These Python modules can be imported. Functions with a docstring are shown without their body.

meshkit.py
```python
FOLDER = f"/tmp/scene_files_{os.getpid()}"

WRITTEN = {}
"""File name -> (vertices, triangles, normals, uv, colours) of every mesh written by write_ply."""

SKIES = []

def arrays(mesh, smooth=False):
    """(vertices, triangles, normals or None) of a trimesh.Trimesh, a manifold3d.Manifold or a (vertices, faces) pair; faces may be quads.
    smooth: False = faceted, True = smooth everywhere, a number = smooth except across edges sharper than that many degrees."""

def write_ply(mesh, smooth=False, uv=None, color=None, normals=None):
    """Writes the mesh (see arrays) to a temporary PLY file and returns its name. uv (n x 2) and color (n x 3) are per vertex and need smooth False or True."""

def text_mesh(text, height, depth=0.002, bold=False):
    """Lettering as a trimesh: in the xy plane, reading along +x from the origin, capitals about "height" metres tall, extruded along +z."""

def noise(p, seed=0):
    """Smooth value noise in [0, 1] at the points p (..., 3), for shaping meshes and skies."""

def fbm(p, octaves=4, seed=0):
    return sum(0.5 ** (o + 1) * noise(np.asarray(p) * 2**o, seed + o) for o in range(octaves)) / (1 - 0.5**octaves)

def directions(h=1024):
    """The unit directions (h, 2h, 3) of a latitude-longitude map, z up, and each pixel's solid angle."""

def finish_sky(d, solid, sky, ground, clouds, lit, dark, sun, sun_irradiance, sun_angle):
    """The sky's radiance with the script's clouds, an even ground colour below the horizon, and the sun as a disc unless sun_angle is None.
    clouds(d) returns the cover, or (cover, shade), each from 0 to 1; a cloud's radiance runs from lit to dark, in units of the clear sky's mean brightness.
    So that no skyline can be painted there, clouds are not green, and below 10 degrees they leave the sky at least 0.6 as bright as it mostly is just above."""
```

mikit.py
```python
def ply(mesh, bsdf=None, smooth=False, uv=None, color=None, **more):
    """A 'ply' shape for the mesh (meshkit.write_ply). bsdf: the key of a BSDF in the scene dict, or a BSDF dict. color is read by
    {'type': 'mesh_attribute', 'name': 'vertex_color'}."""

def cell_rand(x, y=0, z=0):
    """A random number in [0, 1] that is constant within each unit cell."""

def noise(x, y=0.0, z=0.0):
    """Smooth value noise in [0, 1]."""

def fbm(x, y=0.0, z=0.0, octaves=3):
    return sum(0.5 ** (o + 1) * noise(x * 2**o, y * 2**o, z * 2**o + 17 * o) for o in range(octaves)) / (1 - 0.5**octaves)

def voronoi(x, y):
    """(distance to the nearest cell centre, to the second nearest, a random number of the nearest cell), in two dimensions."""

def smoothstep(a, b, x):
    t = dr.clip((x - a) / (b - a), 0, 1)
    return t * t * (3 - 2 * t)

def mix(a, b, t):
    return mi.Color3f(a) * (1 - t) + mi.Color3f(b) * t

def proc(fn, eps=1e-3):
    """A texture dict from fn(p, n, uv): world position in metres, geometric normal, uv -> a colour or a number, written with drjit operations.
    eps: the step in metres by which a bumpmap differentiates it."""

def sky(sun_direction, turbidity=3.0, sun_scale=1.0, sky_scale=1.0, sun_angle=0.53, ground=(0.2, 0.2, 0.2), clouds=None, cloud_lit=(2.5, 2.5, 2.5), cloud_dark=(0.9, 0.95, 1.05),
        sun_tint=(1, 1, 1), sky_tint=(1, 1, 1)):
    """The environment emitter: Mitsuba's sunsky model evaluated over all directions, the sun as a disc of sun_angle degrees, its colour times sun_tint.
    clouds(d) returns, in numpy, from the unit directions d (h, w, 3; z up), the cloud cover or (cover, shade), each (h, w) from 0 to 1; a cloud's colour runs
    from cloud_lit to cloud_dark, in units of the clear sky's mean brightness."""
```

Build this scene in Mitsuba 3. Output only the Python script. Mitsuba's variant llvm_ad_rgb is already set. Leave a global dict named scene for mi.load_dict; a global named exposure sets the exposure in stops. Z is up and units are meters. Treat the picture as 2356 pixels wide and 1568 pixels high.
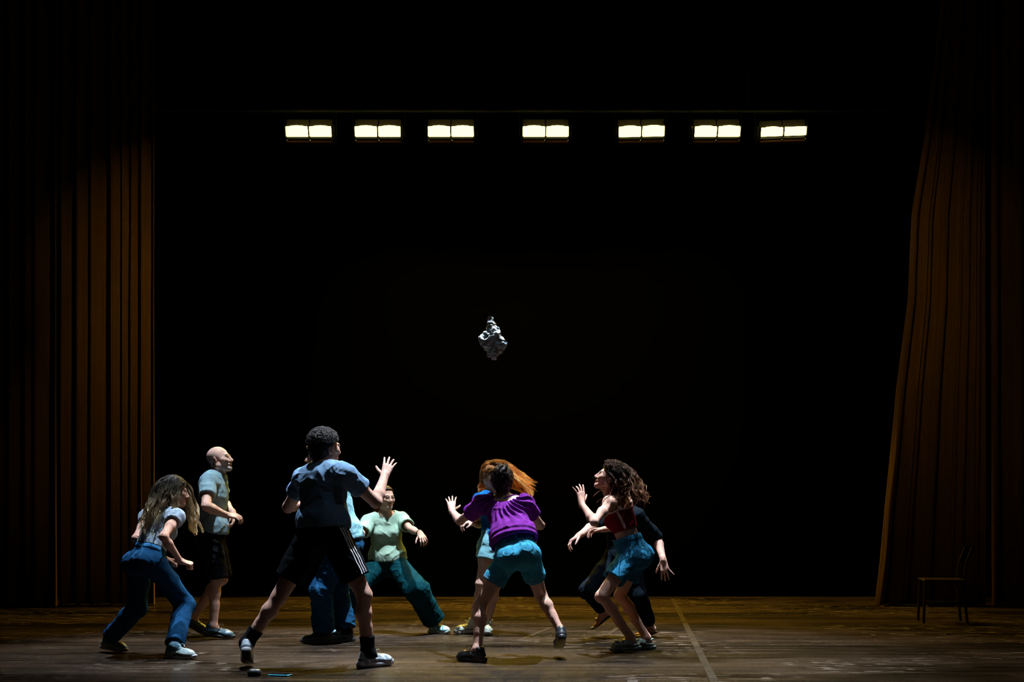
import math
import numpy as np, trimesh, mitsuba as mi, mikit, meshkit
import drjit as dr
from scipy.spatial import cKDTree
from shapely.geometry import LineString, Point, Polygon
from shapely.ops import unary_union

T = mi.ScalarTransform4f
scene, labels = {}, {}
V = lambda *a: np.array(a, float)

# ------------------------------------------------------------------ camera, light, exposure
exposure = 0.0
FOCAL, EYE = 2600.0, 0.97          # pixels at 2356 wide, metres above the stage floor
scene['camera'] = {'type': 'perspective', 'fov': math.degrees(2 * math.atan(2356 / 2 / FOCAL)), 'fov_axis': 'x',
                   'to_world': T().look_at(origin=[0, 0, EYE], target=[0, 1, EYE], up=[0, 0, 1]),
                   'principal_point_offset_x': 0.0, 'principal_point_offset_y': -434.0 / 1568, 'near_clip': 0.1, 'far_clip': 100.0}

def spot(key, origin, target, rgb, cutoff, beam, weight=1.0):
    scene[key] = {'type': 'spot', 'to_world': T().look_at(origin=list(origin), target=list(target), up=[0, 1, 0.01]),
                  'intensity': {'type': 'rgb', 'value': list(rgb)}, 'cutoff_angle': float(cutoff), 'beam_width': float(beam), 'sampling_weight': float(weight)}

COOL = V(0.85, 0.97, 1.12)
KEY = 920.0
for i, (x, y, z, tx, ty, k, cut) in enumerate([(0.5, 9.6, 8.6, 0.2, 9.0, 1.0, 21), (2.6, 9.2, 8.6, 2.2, 8.9, 0.12, 18), (-2.0, 9.6, 8.6, -2.3, 9.2, 0.60, 15),
                                               (1.3, 6.6, 8.8, 0.0, 8.5, 0.008, 20)]):
    spot('top_light_%03d' % i, (x, y, z), (tx, ty, 0), COOL * KEY * k, cut, cut * .62)
WARM_LAMP = V(1.0, 0.62, 0.07) * 128.0
CURTAIN_LIGHT = V(1.0, 0.62, 0.14)
for z in (2.7, 4.5):
    spot('curtain_light_left_%d' % z, (-1.5, 8.5, 8.4), (-4.55, 14.5, z), CURTAIN_LIGHT * 46, 11.0, 1, .5)
    spot('curtain_light_right_%d' % z, (1.8, 8.5, 8.4), (5.05, 14.5, z + .2), CURTAIN_LIGHT * 22, 11.0, 1, .5)

# ------------------------------------------------------------------ materials
def vc():
    return {'type': 'mesh_attribute', 'name': 'vertex_color'}

def two(d):
    return {'type': 'twosided', 'bsdf': d}

scene['skin'] = two({'type': 'principled', 'base_color': vc(), 'roughness': 0.5, 'specular': 0.095})
scene['cloth'] = two({'type': 'principled', 'base_color': vc(), 'roughness': 0.95, 'specular': 0.03})
scene['shoe'] = two({'type': 'principled', 'base_color': vc(), 'roughness': 0.38, 'specular': 0.5})
scene['hair'] = two({'type': 'principled', 'base_color': vc(), 'roughness': 0.5, 'specular': 0.09})
scene['black_metal'] = two({'type': 'principled', 'base_color': {'type': 'rgb', 'value': [.02, .02, .02]}, 'roughness': 0.5})
scene['metal'] = {'type': 'roughconductor', 'material': 'Al', 'alpha': 0.25}
scene['black_drape'] = two({'type': 'diffuse', 'reflectance': {'type': 'rgb', 'value': [.0006, .0006, .0006]}})

def floor_color(p, n, uv):
    row = dr.floor(p.y / 0.2)
    tone = 0.62 + 0.75 * mikit.cell_rand(row, dr.floor((p.x + 1.37 * row) / 3.0))
    grain = mikit.fbm(p.x * 1.6, p.y * 55.0, row, octaves=4)
    worn = mikit.smoothstep(0.45, 0.75, mikit.fbm(p.x * 0.9 + 7.0, p.y * 2.4, 3.0, octaves=4))
    streak = mikit.smoothstep(0.62, 0.8, mikit.fbm(p.x * 2.2, p.y * 24.0, 9.0, octaves=3))
    scr = mikit.fbm(p.x * 5.0 + 4 * mikit.noise(p.y * 3.0, p.x), p.y * 14.0, 21.0, octaves=3)
    scratch = mikit.smoothstep(0.025, 0.0, dr.abs(scr - 0.5)) * mikit.smoothstep(0.55, 0.8, mikit.noise(p.x * 1.3, p.y * 3.0, 5.0))
    chip = mikit.smoothstep(0.80, 0.84, mikit.noise(p.x * 9.0, p.y * 30.0, 11.0)) * mikit.smoothstep(0.5, 0.7, mikit.noise(p.x * 0.8, p.y * 1.5, 2.0))
    c = mikit.mix((0.0026, 0.0018, 0.0013), (0.0255, 0.0168, 0.0114), grain) * tone
    dark = mikit.smoothstep(0.48, 0.66, mikit.fbm(p.x * 0.7 + 3.0, p.y * 1.9, 13.0, octaves=4))
    c = c * (1 - 0.78 * dark)
    fine = mikit.smoothstep(0.60, 0.74, mikit.fbm(p.x * 1.1 + 5.0, p.y * 70.0, 31.0, octaves=3)) * mikit.smoothstep(0.35, 0.6, mikit.noise(p.x * 0.6, p.y * 1.3, 41.0))
    c = mikit.mix(c, (0.046, 0.0315, 0.0220), dr.clip(0.5 * worn * grain + 0.45 * streak * (1 - 0.6 * dark) + 0.6 * fine, 0, 1))
    return mikit.mix(c, (0.105, 0.085, 0.068), dr.clip(0.5 * scratch + 0.6 * chip, 0, 1))

def floor_rough(p, n, uv):
    return 0.20 + 0.22 * mikit.fbm(p.x * 1.2, p.y * 18.0, 4.0, octaves=3)

scene['floor_wood'] = {'type': 'principled', 'base_color': mikit.proc(floor_color), 'roughness': mikit.proc(floor_rough), 'specular': 0.10}
scene['sub_floor'] = {'type': 'diffuse', 'reflectance': {'type': 'rgb', 'value': [.008, .007, .006]}}

def velvet(p, n, uv):
    a = mikit.fbm(p.x * 40.0, p.y * 40.0, p.z * 0.8, octaves=3)
    return mikit.mix((0.105, 0.054, 0.015), (0.19, 0.102, 0.029), a)

scene['velvet'] = two({'type': 'principled', 'base_color': mikit.proc(velvet), 'roughness': 0.9, 'specular': 0.05})
scene['tape'] = {'type': 'principled', 'base_color': mikit.proc(lambda p, n, uv: mikit.mix((0.004, 0.003, 0.0022), (0.034, 0.0245, 0.017), mikit.fbm(p.x * 6.0, p.y * 30.0, 1.0))), 'roughness': 0.7, 'specular': 0.05}

# ------------------------------------------------------------------ helpers
def unit(v):
    v = np.asarray(v, float)
    return v / max(np.linalg.norm(v), 1e-9)

def add(key, mesh, bsdf, label=None, category=None, group=None, kind=None, color=None, smooth=True, **more):
    base, i = key, 0
    while key in scene:
        i += 1
        key = '%s_%03d' % (base, i)
    if color is not None:
        v = np.asarray(mesh.vertices)
        color = np.broadcast_to(np.asarray(color, float), (len(v), 3))
    scene[key] = mikit.ply(mesh, bsdf, smooth=smooth, color=color, **more)
    say(key, label, category, group, kind)
    return key

def say(key, label=None, category=None, group=None, kind=None):
    d = {k: v for k, v in (('label', label), ('category', category), ('group', group), ('kind', kind)) if v}
    if d:
        labels[key] = d

def box(size, at=(0, 0, 0), bevel=0.0):
    sx, sy, sz = size
    if not bevel:
        m = trimesh.creation.box(size)
    else:
        b = min(bevel, min(size) * .49)
        p = [V(x * (sx / 2 - (a != 0) * b), y * (sy / 2 - (a != 1) * b), z * (sz / 2 - (a != 2) * b)) for a in range(3) for x in (-1, 1) for y in (-1, 1) for z in (-1, 1)]
        m = trimesh.convex.convex_hull(np.array(p))
    m.apply_translation(at)
    return m

def tubes(paths, r0, r1=None, sides=3):
    """One mesh of many thin tubes; paths (n, k, 3)."""
    p = np.asarray(paths, float)
    n, k, _ = p.shape
    t = np.gradient(p, axis=1)
    t /= np.linalg.norm(t, axis=2, keepdims=True) + 1e-12
    ref = np.where(np.abs(t[..., 2:]) < 0.9, [0, 0, 1.0], [1.0, 0, 0])
    a = np.cross(t, ref); a /= np.linalg.norm(a, axis=2, keepdims=True) + 1e-12
    b = np.cross(t, a)
    rad = np.linspace(r0, r0 if r1 is None else r1, k)[None, :, None, None]
    ang = np.arange(sides) * 2 * np.pi / sides
    v = p[:, :, None] + rad * (np.cos(ang)[:, None] * a[:, :, None] + np.sin(ang)[:, None] * b[:, :, None])
    idx = np.arange(n * k * sides).reshape(n, k, sides)
    A, B = idx[:, :-1], idx[:, 1:]
    A2, B2 = np.roll(A, -1, 2), np.roll(B, -1, 2)
    f = np.stack([np.stack([A, A2, B2], -1), np.stack([A, B2, B], -1)], 3).reshape(-1, 3)
    return trimesh.Trimesh(v.reshape(-1, 3), f, process=False)

def tube(path, r, sides=8):
    return tubes(np.asarray(path, float)[None], r, sides=sides)

class Field:
    """A signed distance grid: shapes blend into one continuous surface."""
    def __init__(s, lo, hi, h):
        s.h = h
        s.lo = np.asarray(lo, float)
        n = np.ceil((np.asarray(hi) - s.lo) / h).astype(int) + 1
        s.ax = [(s.lo[i] + h * np.arange(n[i])).astype(np.float32) for i in range(3)]
        s.D = np.full(n, 0.25, np.float32)

    def like(s):
        f = Field.__new__(Field); f.h, f.lo, f.ax = s.h, s.lo, s.ax
        f.D = np.full_like(s.D, 0.25)
        return f

    def window(s, lo, hi):
        i0 = np.maximum(np.floor((lo - s.lo) / s.h).astype(int), 0)
        i1 = np.minimum(np.ceil((hi - s.lo) / s.h).astype(int) + 1, s.D.shape)
        sl = tuple(slice(a, max(b, a)) for a, b in zip(i0, i1))
        return sl, s.ax[0][sl[0]][:, None, None], s.ax[1][sl[1]][None, :, None], s.ax[2][sl[2]][None, None, :]

    def put(s, sl, d, k, sub=False):
        a = s.D[sl]
        if sub:
            a, d = -a, d
        if k > 0:
            h = np.maximum(k - np.abs(a - d), 0) / k
            r = np.minimum(a, d) - h * h * (k / 4)
        else:
            r = np.minimum(a, d)
        s.D[sl] = -r if sub else r

    def cone(s, a, b, ra, rb, k=.03, sub=False, flat=None):
        """flat = (axis, factor): the limb is squeezed along that axis."""
        a, b = np.asarray(a, float), np.asarray(b, float)
        m = max(ra, rb) * (1 if not flat else max(1, 1 / flat[1])) + k + 2 * s.h
        sl, X, Y, Z = s.window(np.minimum(a, b) - m, np.maximum(a, b) + m)
        ba = b - a
        L = max(ba @ ba, 1e-10)
        x, y, z = X - np.float32(a[0]), Y - np.float32(a[1]), Z - np.float32(a[2])
        t = np.clip((x * np.float32(ba[0]) + y * np.float32(ba[1]) + z * np.float32(ba[2])) / np.float32(L), 0, 1)
        x, y, z = x - t * np.float32(ba[0]), y - t * np.float32(ba[1]), z - t * np.float32(ba[2])
        q = x * x + y * y + z * z
        if flat:
            w = unit(flat[0]).astype(np.float32)
            u = x * w[0] + y * w[1] + z * w[2]
            q = q + u * u * np.float32(1 / flat[1] ** 2 - 1)
        s.put(sl, np.sqrt(q) - (np.float32(ra) + np.float32(rb - ra) * t), k, sub)

    def ball(s, c, r, k=.03, sub=False):
        s.ell(c, np.eye(3), (r, r, r), k, sub)

    def ell(s, c, R, semi, k=.03, sub=False):
        """R: rows are the axes."""
        c, R, semi = np.asarray(c, float), np.asarray(R, float), np.asarray(semi, float)
        ext = np.sqrt(((R * semi[:, None]) ** 2).sum(0)) + k + 2 * s.h
        sl, X, Y, Z = s.window(c - ext, c + ext)
        x, y, z = X - np.float32(c[0]), Y - np.float32(c[1]), Z - np.float32(c[2])
        k0 = k1 = 0
        for i in range(3):
            w = R[i].astype(np.float32)
            u = (x * w[0] + y * w[1] + z * w[2]) / np.float32(semi[i])
            k0 = k0 + u * u
            k1 = k1 + (u / np.float32(semi[i])) ** 2
        k0, k1 = np.sqrt(k0), np.sqrt(k1)
        d = np.where(k1 > 1e-6, k0 * (k0 - 1) / np.maximum(k1, 1e-6), -semi.min())
        s.put(sl, d, k, sub)

    def plane(s, pt, n):
        n = unit(n).astype(np.float32)
        return (s.ax[0] - np.float32(pt[0]))[:, None, None] * n[0] + (s.ax[1] - np.float32(pt[1]))[None, :, None] * n[1] + (s.ax[2] - np.float32(pt[2]))[None, None, :] * n[2]

    def opening(s, pt, n, thick=.012, deep=.05):
        """Cuts the shape at a plane and hollows it there, as a hem or a cuff."""
        pl = s.plane(pt, n)
        cav = np.maximum(s.D + np.float32(thick), -(pl + np.float32(deep)))
        s.D = np.maximum(np.maximum(s.D, pl), -cav)

    def join(s, o, k=.02):
        s.put(tuple(slice(None) for _ in range(3)), o.D, k)

    def mesh(s):
        """Surface nets."""
        D = s.D
        I = D < 0
        n = np.array(D.shape)
        cnt = np.zeros(n - 1, np.uint8)
        corners = [(a, b, c) for a in (0, 1) for b in (0, 1) for c in (0, 1)]
        for a, b, c in corners:
            cnt += I[a:n[0] - 1 + a, b:n[1] - 1 + b, c:n[2] - 1 + c]
        cell = np.argwhere((cnt > 0) & (cnt < 8))
        if not len(cell):
            raise ValueError('empty field')
        ids = np.full(n - 1, -1, np.int32)
        ids[tuple(cell.T)] = np.arange(len(cell))
        val = {c: D[cell[:, 0] + c[0], cell[:, 1] + c[1], cell[:, 2] + c[2]] for c in corners}
        acc, num = np.zeros((len(cell), 3)), np.zeros(len(cell))
        for c in corners:
            for ax in range(3):
                if c[ax] == 0:
                    e = list(c); e[ax] = 1
                    va, vb = val[c], val[tuple(e)]
                    on = (va < 0) != (vb < 0)
                    t = np.where(on, va / np.where(on, va - vb, 1), 0)
                    p = np.tile(np.array(c, float), (len(cell), 1)); p[:, ax] += t
                    acc += p * on[:, None]; num += on
        v = s.lo + s.h * (cell + acc / num[:, None])
        quads = []
        for ax in range(3):
            a0 = [slice(None)] * 3; a1 = [slice(None)] * 3
            a0[ax], a1[ax] = slice(0, -1), slice(1, None)
            e = np.argwhere(I[tuple(a0)] != I[tuple(a1)])
            u, w = (ax + 1) % 3, (ax + 2) % 3
            e = e[(e[:, u] > 0) & (e[:, w] > 0) & (e[:, u] < n[u] - 1) & (e[:, w] < n[w] - 1)]
            flip = ~I[tuple(e.T)]
            q = []
            for du, dw in ((1, 1), (0, 1), (0, 0), (1, 0)):
                o = e.copy(); o[:, u] -= du; o[:, w] -= dw
                q.append(ids[tuple(o.T)])
            q = np.stack(q, 1)
            q[flip] = q[flip][:, ::-1]
            quads.append(q)
        q = np.vstack(quads)
        q = q[(q >= 0).all(1)]
        return trimesh.Trimesh(v, np.vstack([q[:, [0, 1, 2]], q[:, [0, 2, 3]]]), process=False)

def normals(m):
    v, f = m.vertices, m.faces
    fn = np.cross(v[f[:, 1]] - v[f[:, 0]], v[f[:, 2]] - v[f[:, 0]])
    n = np.zeros_like(v)
    for k in range(3):
        for c in range(3):
            n[:, c] += np.bincount(f[:, k], fn[:, c], len(v))
    return n / (np.linalg.norm(n, axis=1, keepdims=True) + 1e-12)

def displace(m, d):
    return trimesh.Trimesh(m.vertices + normals(m) * np.asarray(d)[:, None], m.faces, process=False)

def ridged(p, seed=0, octaves=2):
    return 1 - np.abs(2 * meshkit.fbm(p, octaves, seed) - 1) * 2.2

def ribbon(mesh, path, width, lift=.003, thick=.003, steps=None):
    """A flat strip laid on the mesh along the path (points near its surface)."""
    path = np.asarray(path, float)
    seg = np.r_[0, np.cumsum(np.linalg.norm(np.diff(path, axis=0), axis=1))]
    n = steps or max(6, int(seg[-1] / .012))
    s = np.linspace(0, seg[-1], n)
    q = np.stack([np.interp(s, seg, path[:, i]) for i in range(3)], 1)
    N = normals(mesh)
    tree = cKDTree(mesh.vertices)
    _, i = tree.query(q, k=4)
    nn = N[i].mean(1); pp = mesh.vertices[i].mean(1)
    for _ in range(2):
        pp[1:-1] = (pp[:-2] + 2 * pp[1:-1] + pp[2:]) / 4
        nn[1:-1] = (nn[:-2] + 2 * nn[1:-1] + nn[2:]) / 4
    nn /= np.linalg.norm(nn, axis=1, keepdims=True) + 1e-9
    t = np.gradient(pp, axis=0); t /= np.linalg.norm(t, axis=1, keepdims=True) + 1e-9
    b = np.cross(nn, t); b /= np.linalg.norm(b, axis=1, keepdims=True) + 1e-9
    o = pp + nn * lift
    rows = [o - b * width / 2 - nn * .006, o - b * width / 2 + nn * thick * .5, o + nn * thick, o + b * width / 2 + nn * thick * .5, o + b * width / 2 - nn * .006]
    v = np.stack(rows, 1).reshape(-1, 3)
    f = []
    for a in range(n - 1):
        for c in range(4):
            x, y = a * 5 + c, (a + 1) * 5 + c
            f += [[x, y, y + 1], [x, y + 1, x + 1]]
    return trimesh.Trimesh(v, np.array(f), process=False)

# ------------------------------------------------------------------ the stage
BACK = 16.4
add('floor', box((19.0, 11.6, .05), (0, 10.8, -.046)), 'sub_floor', 'worn dark wooden stage floor of long boards', kind='structure', smooth=False)
board = mikit.ply(box((1, 1, 1), bevel=.0), 'floor_wood')
rng = np.random.default_rng(11)
n = 0
for row in range(33, 82):
    y0 = row * .2
    off = (1.37 * row) % 3.0
    xs = [-9.0] + [x for x in np.arange(-12, 12, 3.0) - off if -8.7 < x < 8.7] + [9.0]
    for a, b in zip(xs, xs[1:]):
        key = 'floor__board' + ('_%03d' % n if n else '')
        n += 1
        scene[key] = {**board, 'to_world': T().translate([(a + b) / 2, y0 + .1, -.0105 - .0012 * rng.random()]).scale([b - a - .002, .1982, .02])}
add('wall_back', box((20, .1, 10), (0, BACK + .05, 5)), 'black_drape', 'black drape closing the back of the stage', kind='structure', smooth=False)
add('wall_left', box((.1, 12, 10), (-9.6, 10.5, 5)), 'black_drape', 'black side wall of the stage at the left', kind='structure', smooth=False)
add('wall_right', box((.1, 12, 10), (9.6, 10.5, 5)), 'black_drape', 'black side wall of the stage at the right', kind='structure', smooth=False)
add('ceiling', box((20, 12, .1), (0, 10.5, 10.05)), 'black_drape', 'black void of the fly loft', kind='structure', smooth=False)

def tape(pts, width, label):
    p = np.array(pts, float)
    d = unit(p[1] - p[0]); nrm = V(-d[1], d[0])
    L = np.linalg.norm(p[1] - p[0])
    nn = max(2, int(L / .08))
    t = np.linspace(0, 1, nn)[:, None]
    c = p[0] + (p[1] - p[0]) * t
    w = width / 2 * (1 + .04 * np.sin(np.arange(nn) * 1.7))[:, None]
    top = np.vstack([np.c_[c + nrm * w, np.full(nn, .0012)], np.c_[c - nrm * w, np.full(nn, .0012)]])
    bot = top.copy(); bot[:, 2] = -.001
    v = np.vstack([top, bot]); f = []
    for i in range(nn - 1):
        a, b = i, i + nn
        f += [[a, b, b + 1], [a, b + 1, a + 1], [2 * nn + a, 2 * nn + a + 1, a + 1], [2 * nn + a, a + 1, a], [2 * nn + b, b, b + 1], [2 * nn + b, b + 1, 2 * nn + b + 1]]
    add('floor_tape', trimesh.Trimesh(v, np.array(f), process=False), 'tape', label, 'tape', smooth=False)

tape([(2.26, 15.9), (1.27, 7.0)], .055, 'longest worn tape line running from the back of the stage to its front edge')
tape([(-.47, 8.02), (1.33, 8.0)], .03, 'front tape line of the marked square under the woman in purple')
tape([(-.47, 8.02), (-.28, 9.5)], .035, 'left tape line of the marked square running back from the black trainer')
tape([(-2.0, 13.95), (-.35, 14.0)], .04, 'pale tape strip across the floor between the green shirt and the redhead')
tape([(-.28, 14.1), (.25, 15.6)], .045, 'short slanted tape line on the back floor right of the redhead')
tape([(-1.9, 14.3), (-1.05, 15.8)], .045, 'short slanted tape line on the back floor behind the wide trousers')
tape([(-1.75, 9.7), (-1.0, 10.6)], .06, 'short slanted tape patch on the floor left of the dark shoes')
tape([(-4.1, 9.52), (3.2, 9.5)], .022, 'longest tape line across the middle of the floor')
tape([(.08, 10.0), (.38, 11.2)], .04, 'short slanted tape line on the floor behind the lifted black trainer')
tape([(.85, 10.3), (1.05, 11.2)], .045, 'short slanted tape line on the floor left of the lifted sandal')

# ---- curtains
def curtain(key, edge, far, y, folds, top, label, depth=.10, sway=None, seed=1, group=None, smooth=True):
    """edge(z): x of the inner edge; far: x of the outer edge at the floor."""
    nz, nu = 60, 420
    z = np.linspace(.015, top, nz)
    u = np.linspace(0, 1, nu)
    rng = np.random.default_rng(seed)
    cum = np.cumsum(rng.uniform(.35, 2.3, folds)); cum = np.r_[0, cum / cum[-1]]
    amp = rng.uniform(.45, 1.2, folds) * depth
    kk = np.clip(np.searchsorted(cum, u, 'right') - 1, 0, folds - 1)
    ph = (u - cum[kk]) / (cum[kk + 1] - cum[kk])
    v = []
    for zz in z:
        e = edge(zz)
        x = e + (far - e) * u
        damp = .6 + .4 * np.clip(1 - zz / top, 0, 1)
        yy = amp[kk] * damp * (np.cos(ph * 2 * np.pi) - .35 * np.cos(ph * 4 * np.pi + .6))
        x = x + .45 * amp[kk] * damp * np.sin(ph * 2 * np.pi) 
        yy = yy + .02 * (meshkit.fbm(np.c_[u * 40, np.full(nu, zz * .8), np.full(nu, seed)], 2) - .5)
        yy = yy + (sway(zz, u) if sway else 0)
        v.append(np.c_[x, y - yy, np.full(nu, zz)])
    v = np.array(v)
    idx = np.arange(nz * nu).reshape(nz, nu)
    q = np.stack([idx[:-1, :-1], idx[:-1, 1:], idx[1:, 1:], idx[1:, :-1]], -1).reshape(-1, 4)
    f = np.vstack([q[:, [0, 1, 2]], q[:, [0, 2, 3]]])
    v = v.reshape(-1, 3)
    # cloth thickness
    m = trimesh.Trimesh(v, f, process=False)
    b = v - normals(m) * .004
    rim = np.r_[idx[0, :], idx[1:, -1], idx[-1, -2::-1], idx[-2:0:-1, 0]]
    r2 = np.roll(rim, -1); N = len(v)
    side = np.vstack([np.c_[rim, rim + N, r2 + N], np.c_[rim, r2 + N, r2]])
    add(key, trimesh.Trimesh(np.vstack([v, b]), np.vstack([f, f[:, ::-1] + N, side]), process=False), 'velvet', label, 'curtain', group)

curtain('stage_curtain', lambda z: -4.58, -5.75, 14.5, 7, 8.6, 'tall red brown stage curtain at the left, behind the woman with long hair', depth=.13, seed=6)
curtain('stage_curtain', lambda z: -5.7, -8.6, 14.2, 15, 8.6, 'dim outer red brown curtain at the far left edge of the stage', depth=.12, seed=9)
zk = np.array([0, .1, .6, 1.35, 2.0, 2.75, 3.9, 5.0, 5.95, 8.6]); xk = np.array([4.62, 4.63, 4.69, 4.76, 4.83, 4.90, 5.05, 5.10, 5.26, 5.6])
curtain('stage_curtain', lambda z: float(np.interp(z, zk, xk)), 6.05, 14.5, 6, 8.6, 'tall red brown stage curtain at the right, its inner edge sweeping outwards', depth=.13, seed=4)
curtain('stage_curtain', lambda z: 6.0, 8.8, 14.2, 13, 8.6, 'dim outer red brown curtain at the far right edge of the stage', depth=.12, seed=13)

# ---- the row of lamps
LY = 15.7
lens_bsdf = {'type': 'diffuse', 'reflectance': {'type': 'rgb', 'value': [.3, .3, .3]}}
scene['lens_glass'] = lens_bsdf
scene['hood_metal'] = two({'type': 'principled', 'base_color': {'type': 'rgb', 'value': [.030, .022, .014]}, 'roughness': .7})
scene['frame_metal'] = two({'type': 'principled', 'base_color': {'type': 'rgb', 'value': [.80, .40, .12]}, 'roughness': .6})
TILT = math.radians(26)
def lens_mesh(w, h, bulge):
    xs = np.linspace(-w / 2, w / 2, 25)
    r = .012
    cornery = np.where(np.abs(xs) > w / 2 - r, r - np.sqrt(np.maximum(r * r - (np.abs(xs) - (w / 2 - r)) ** 2, 0)), 0)
    top = h / 2 - cornery + bulge * np.sqrt(np.maximum(1 - (xs / (w * .30)) ** 2, 0))
    bot = -h / 2 + cornery
    po = Polygon(np.vstack([np.c_[xs, bot], np.c_[xs, top][::-1]]))
    m = trimesh.creation.extrude_polygon(po, .008, engine='earcut')
    v = np.array(m.vertices)
    return trimesh.Trimesh(np.c_[v[:, 0], -v[:, 2], v[:, 1]], m.faces[:, ::-1] if False else m.faces, process=True)

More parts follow.
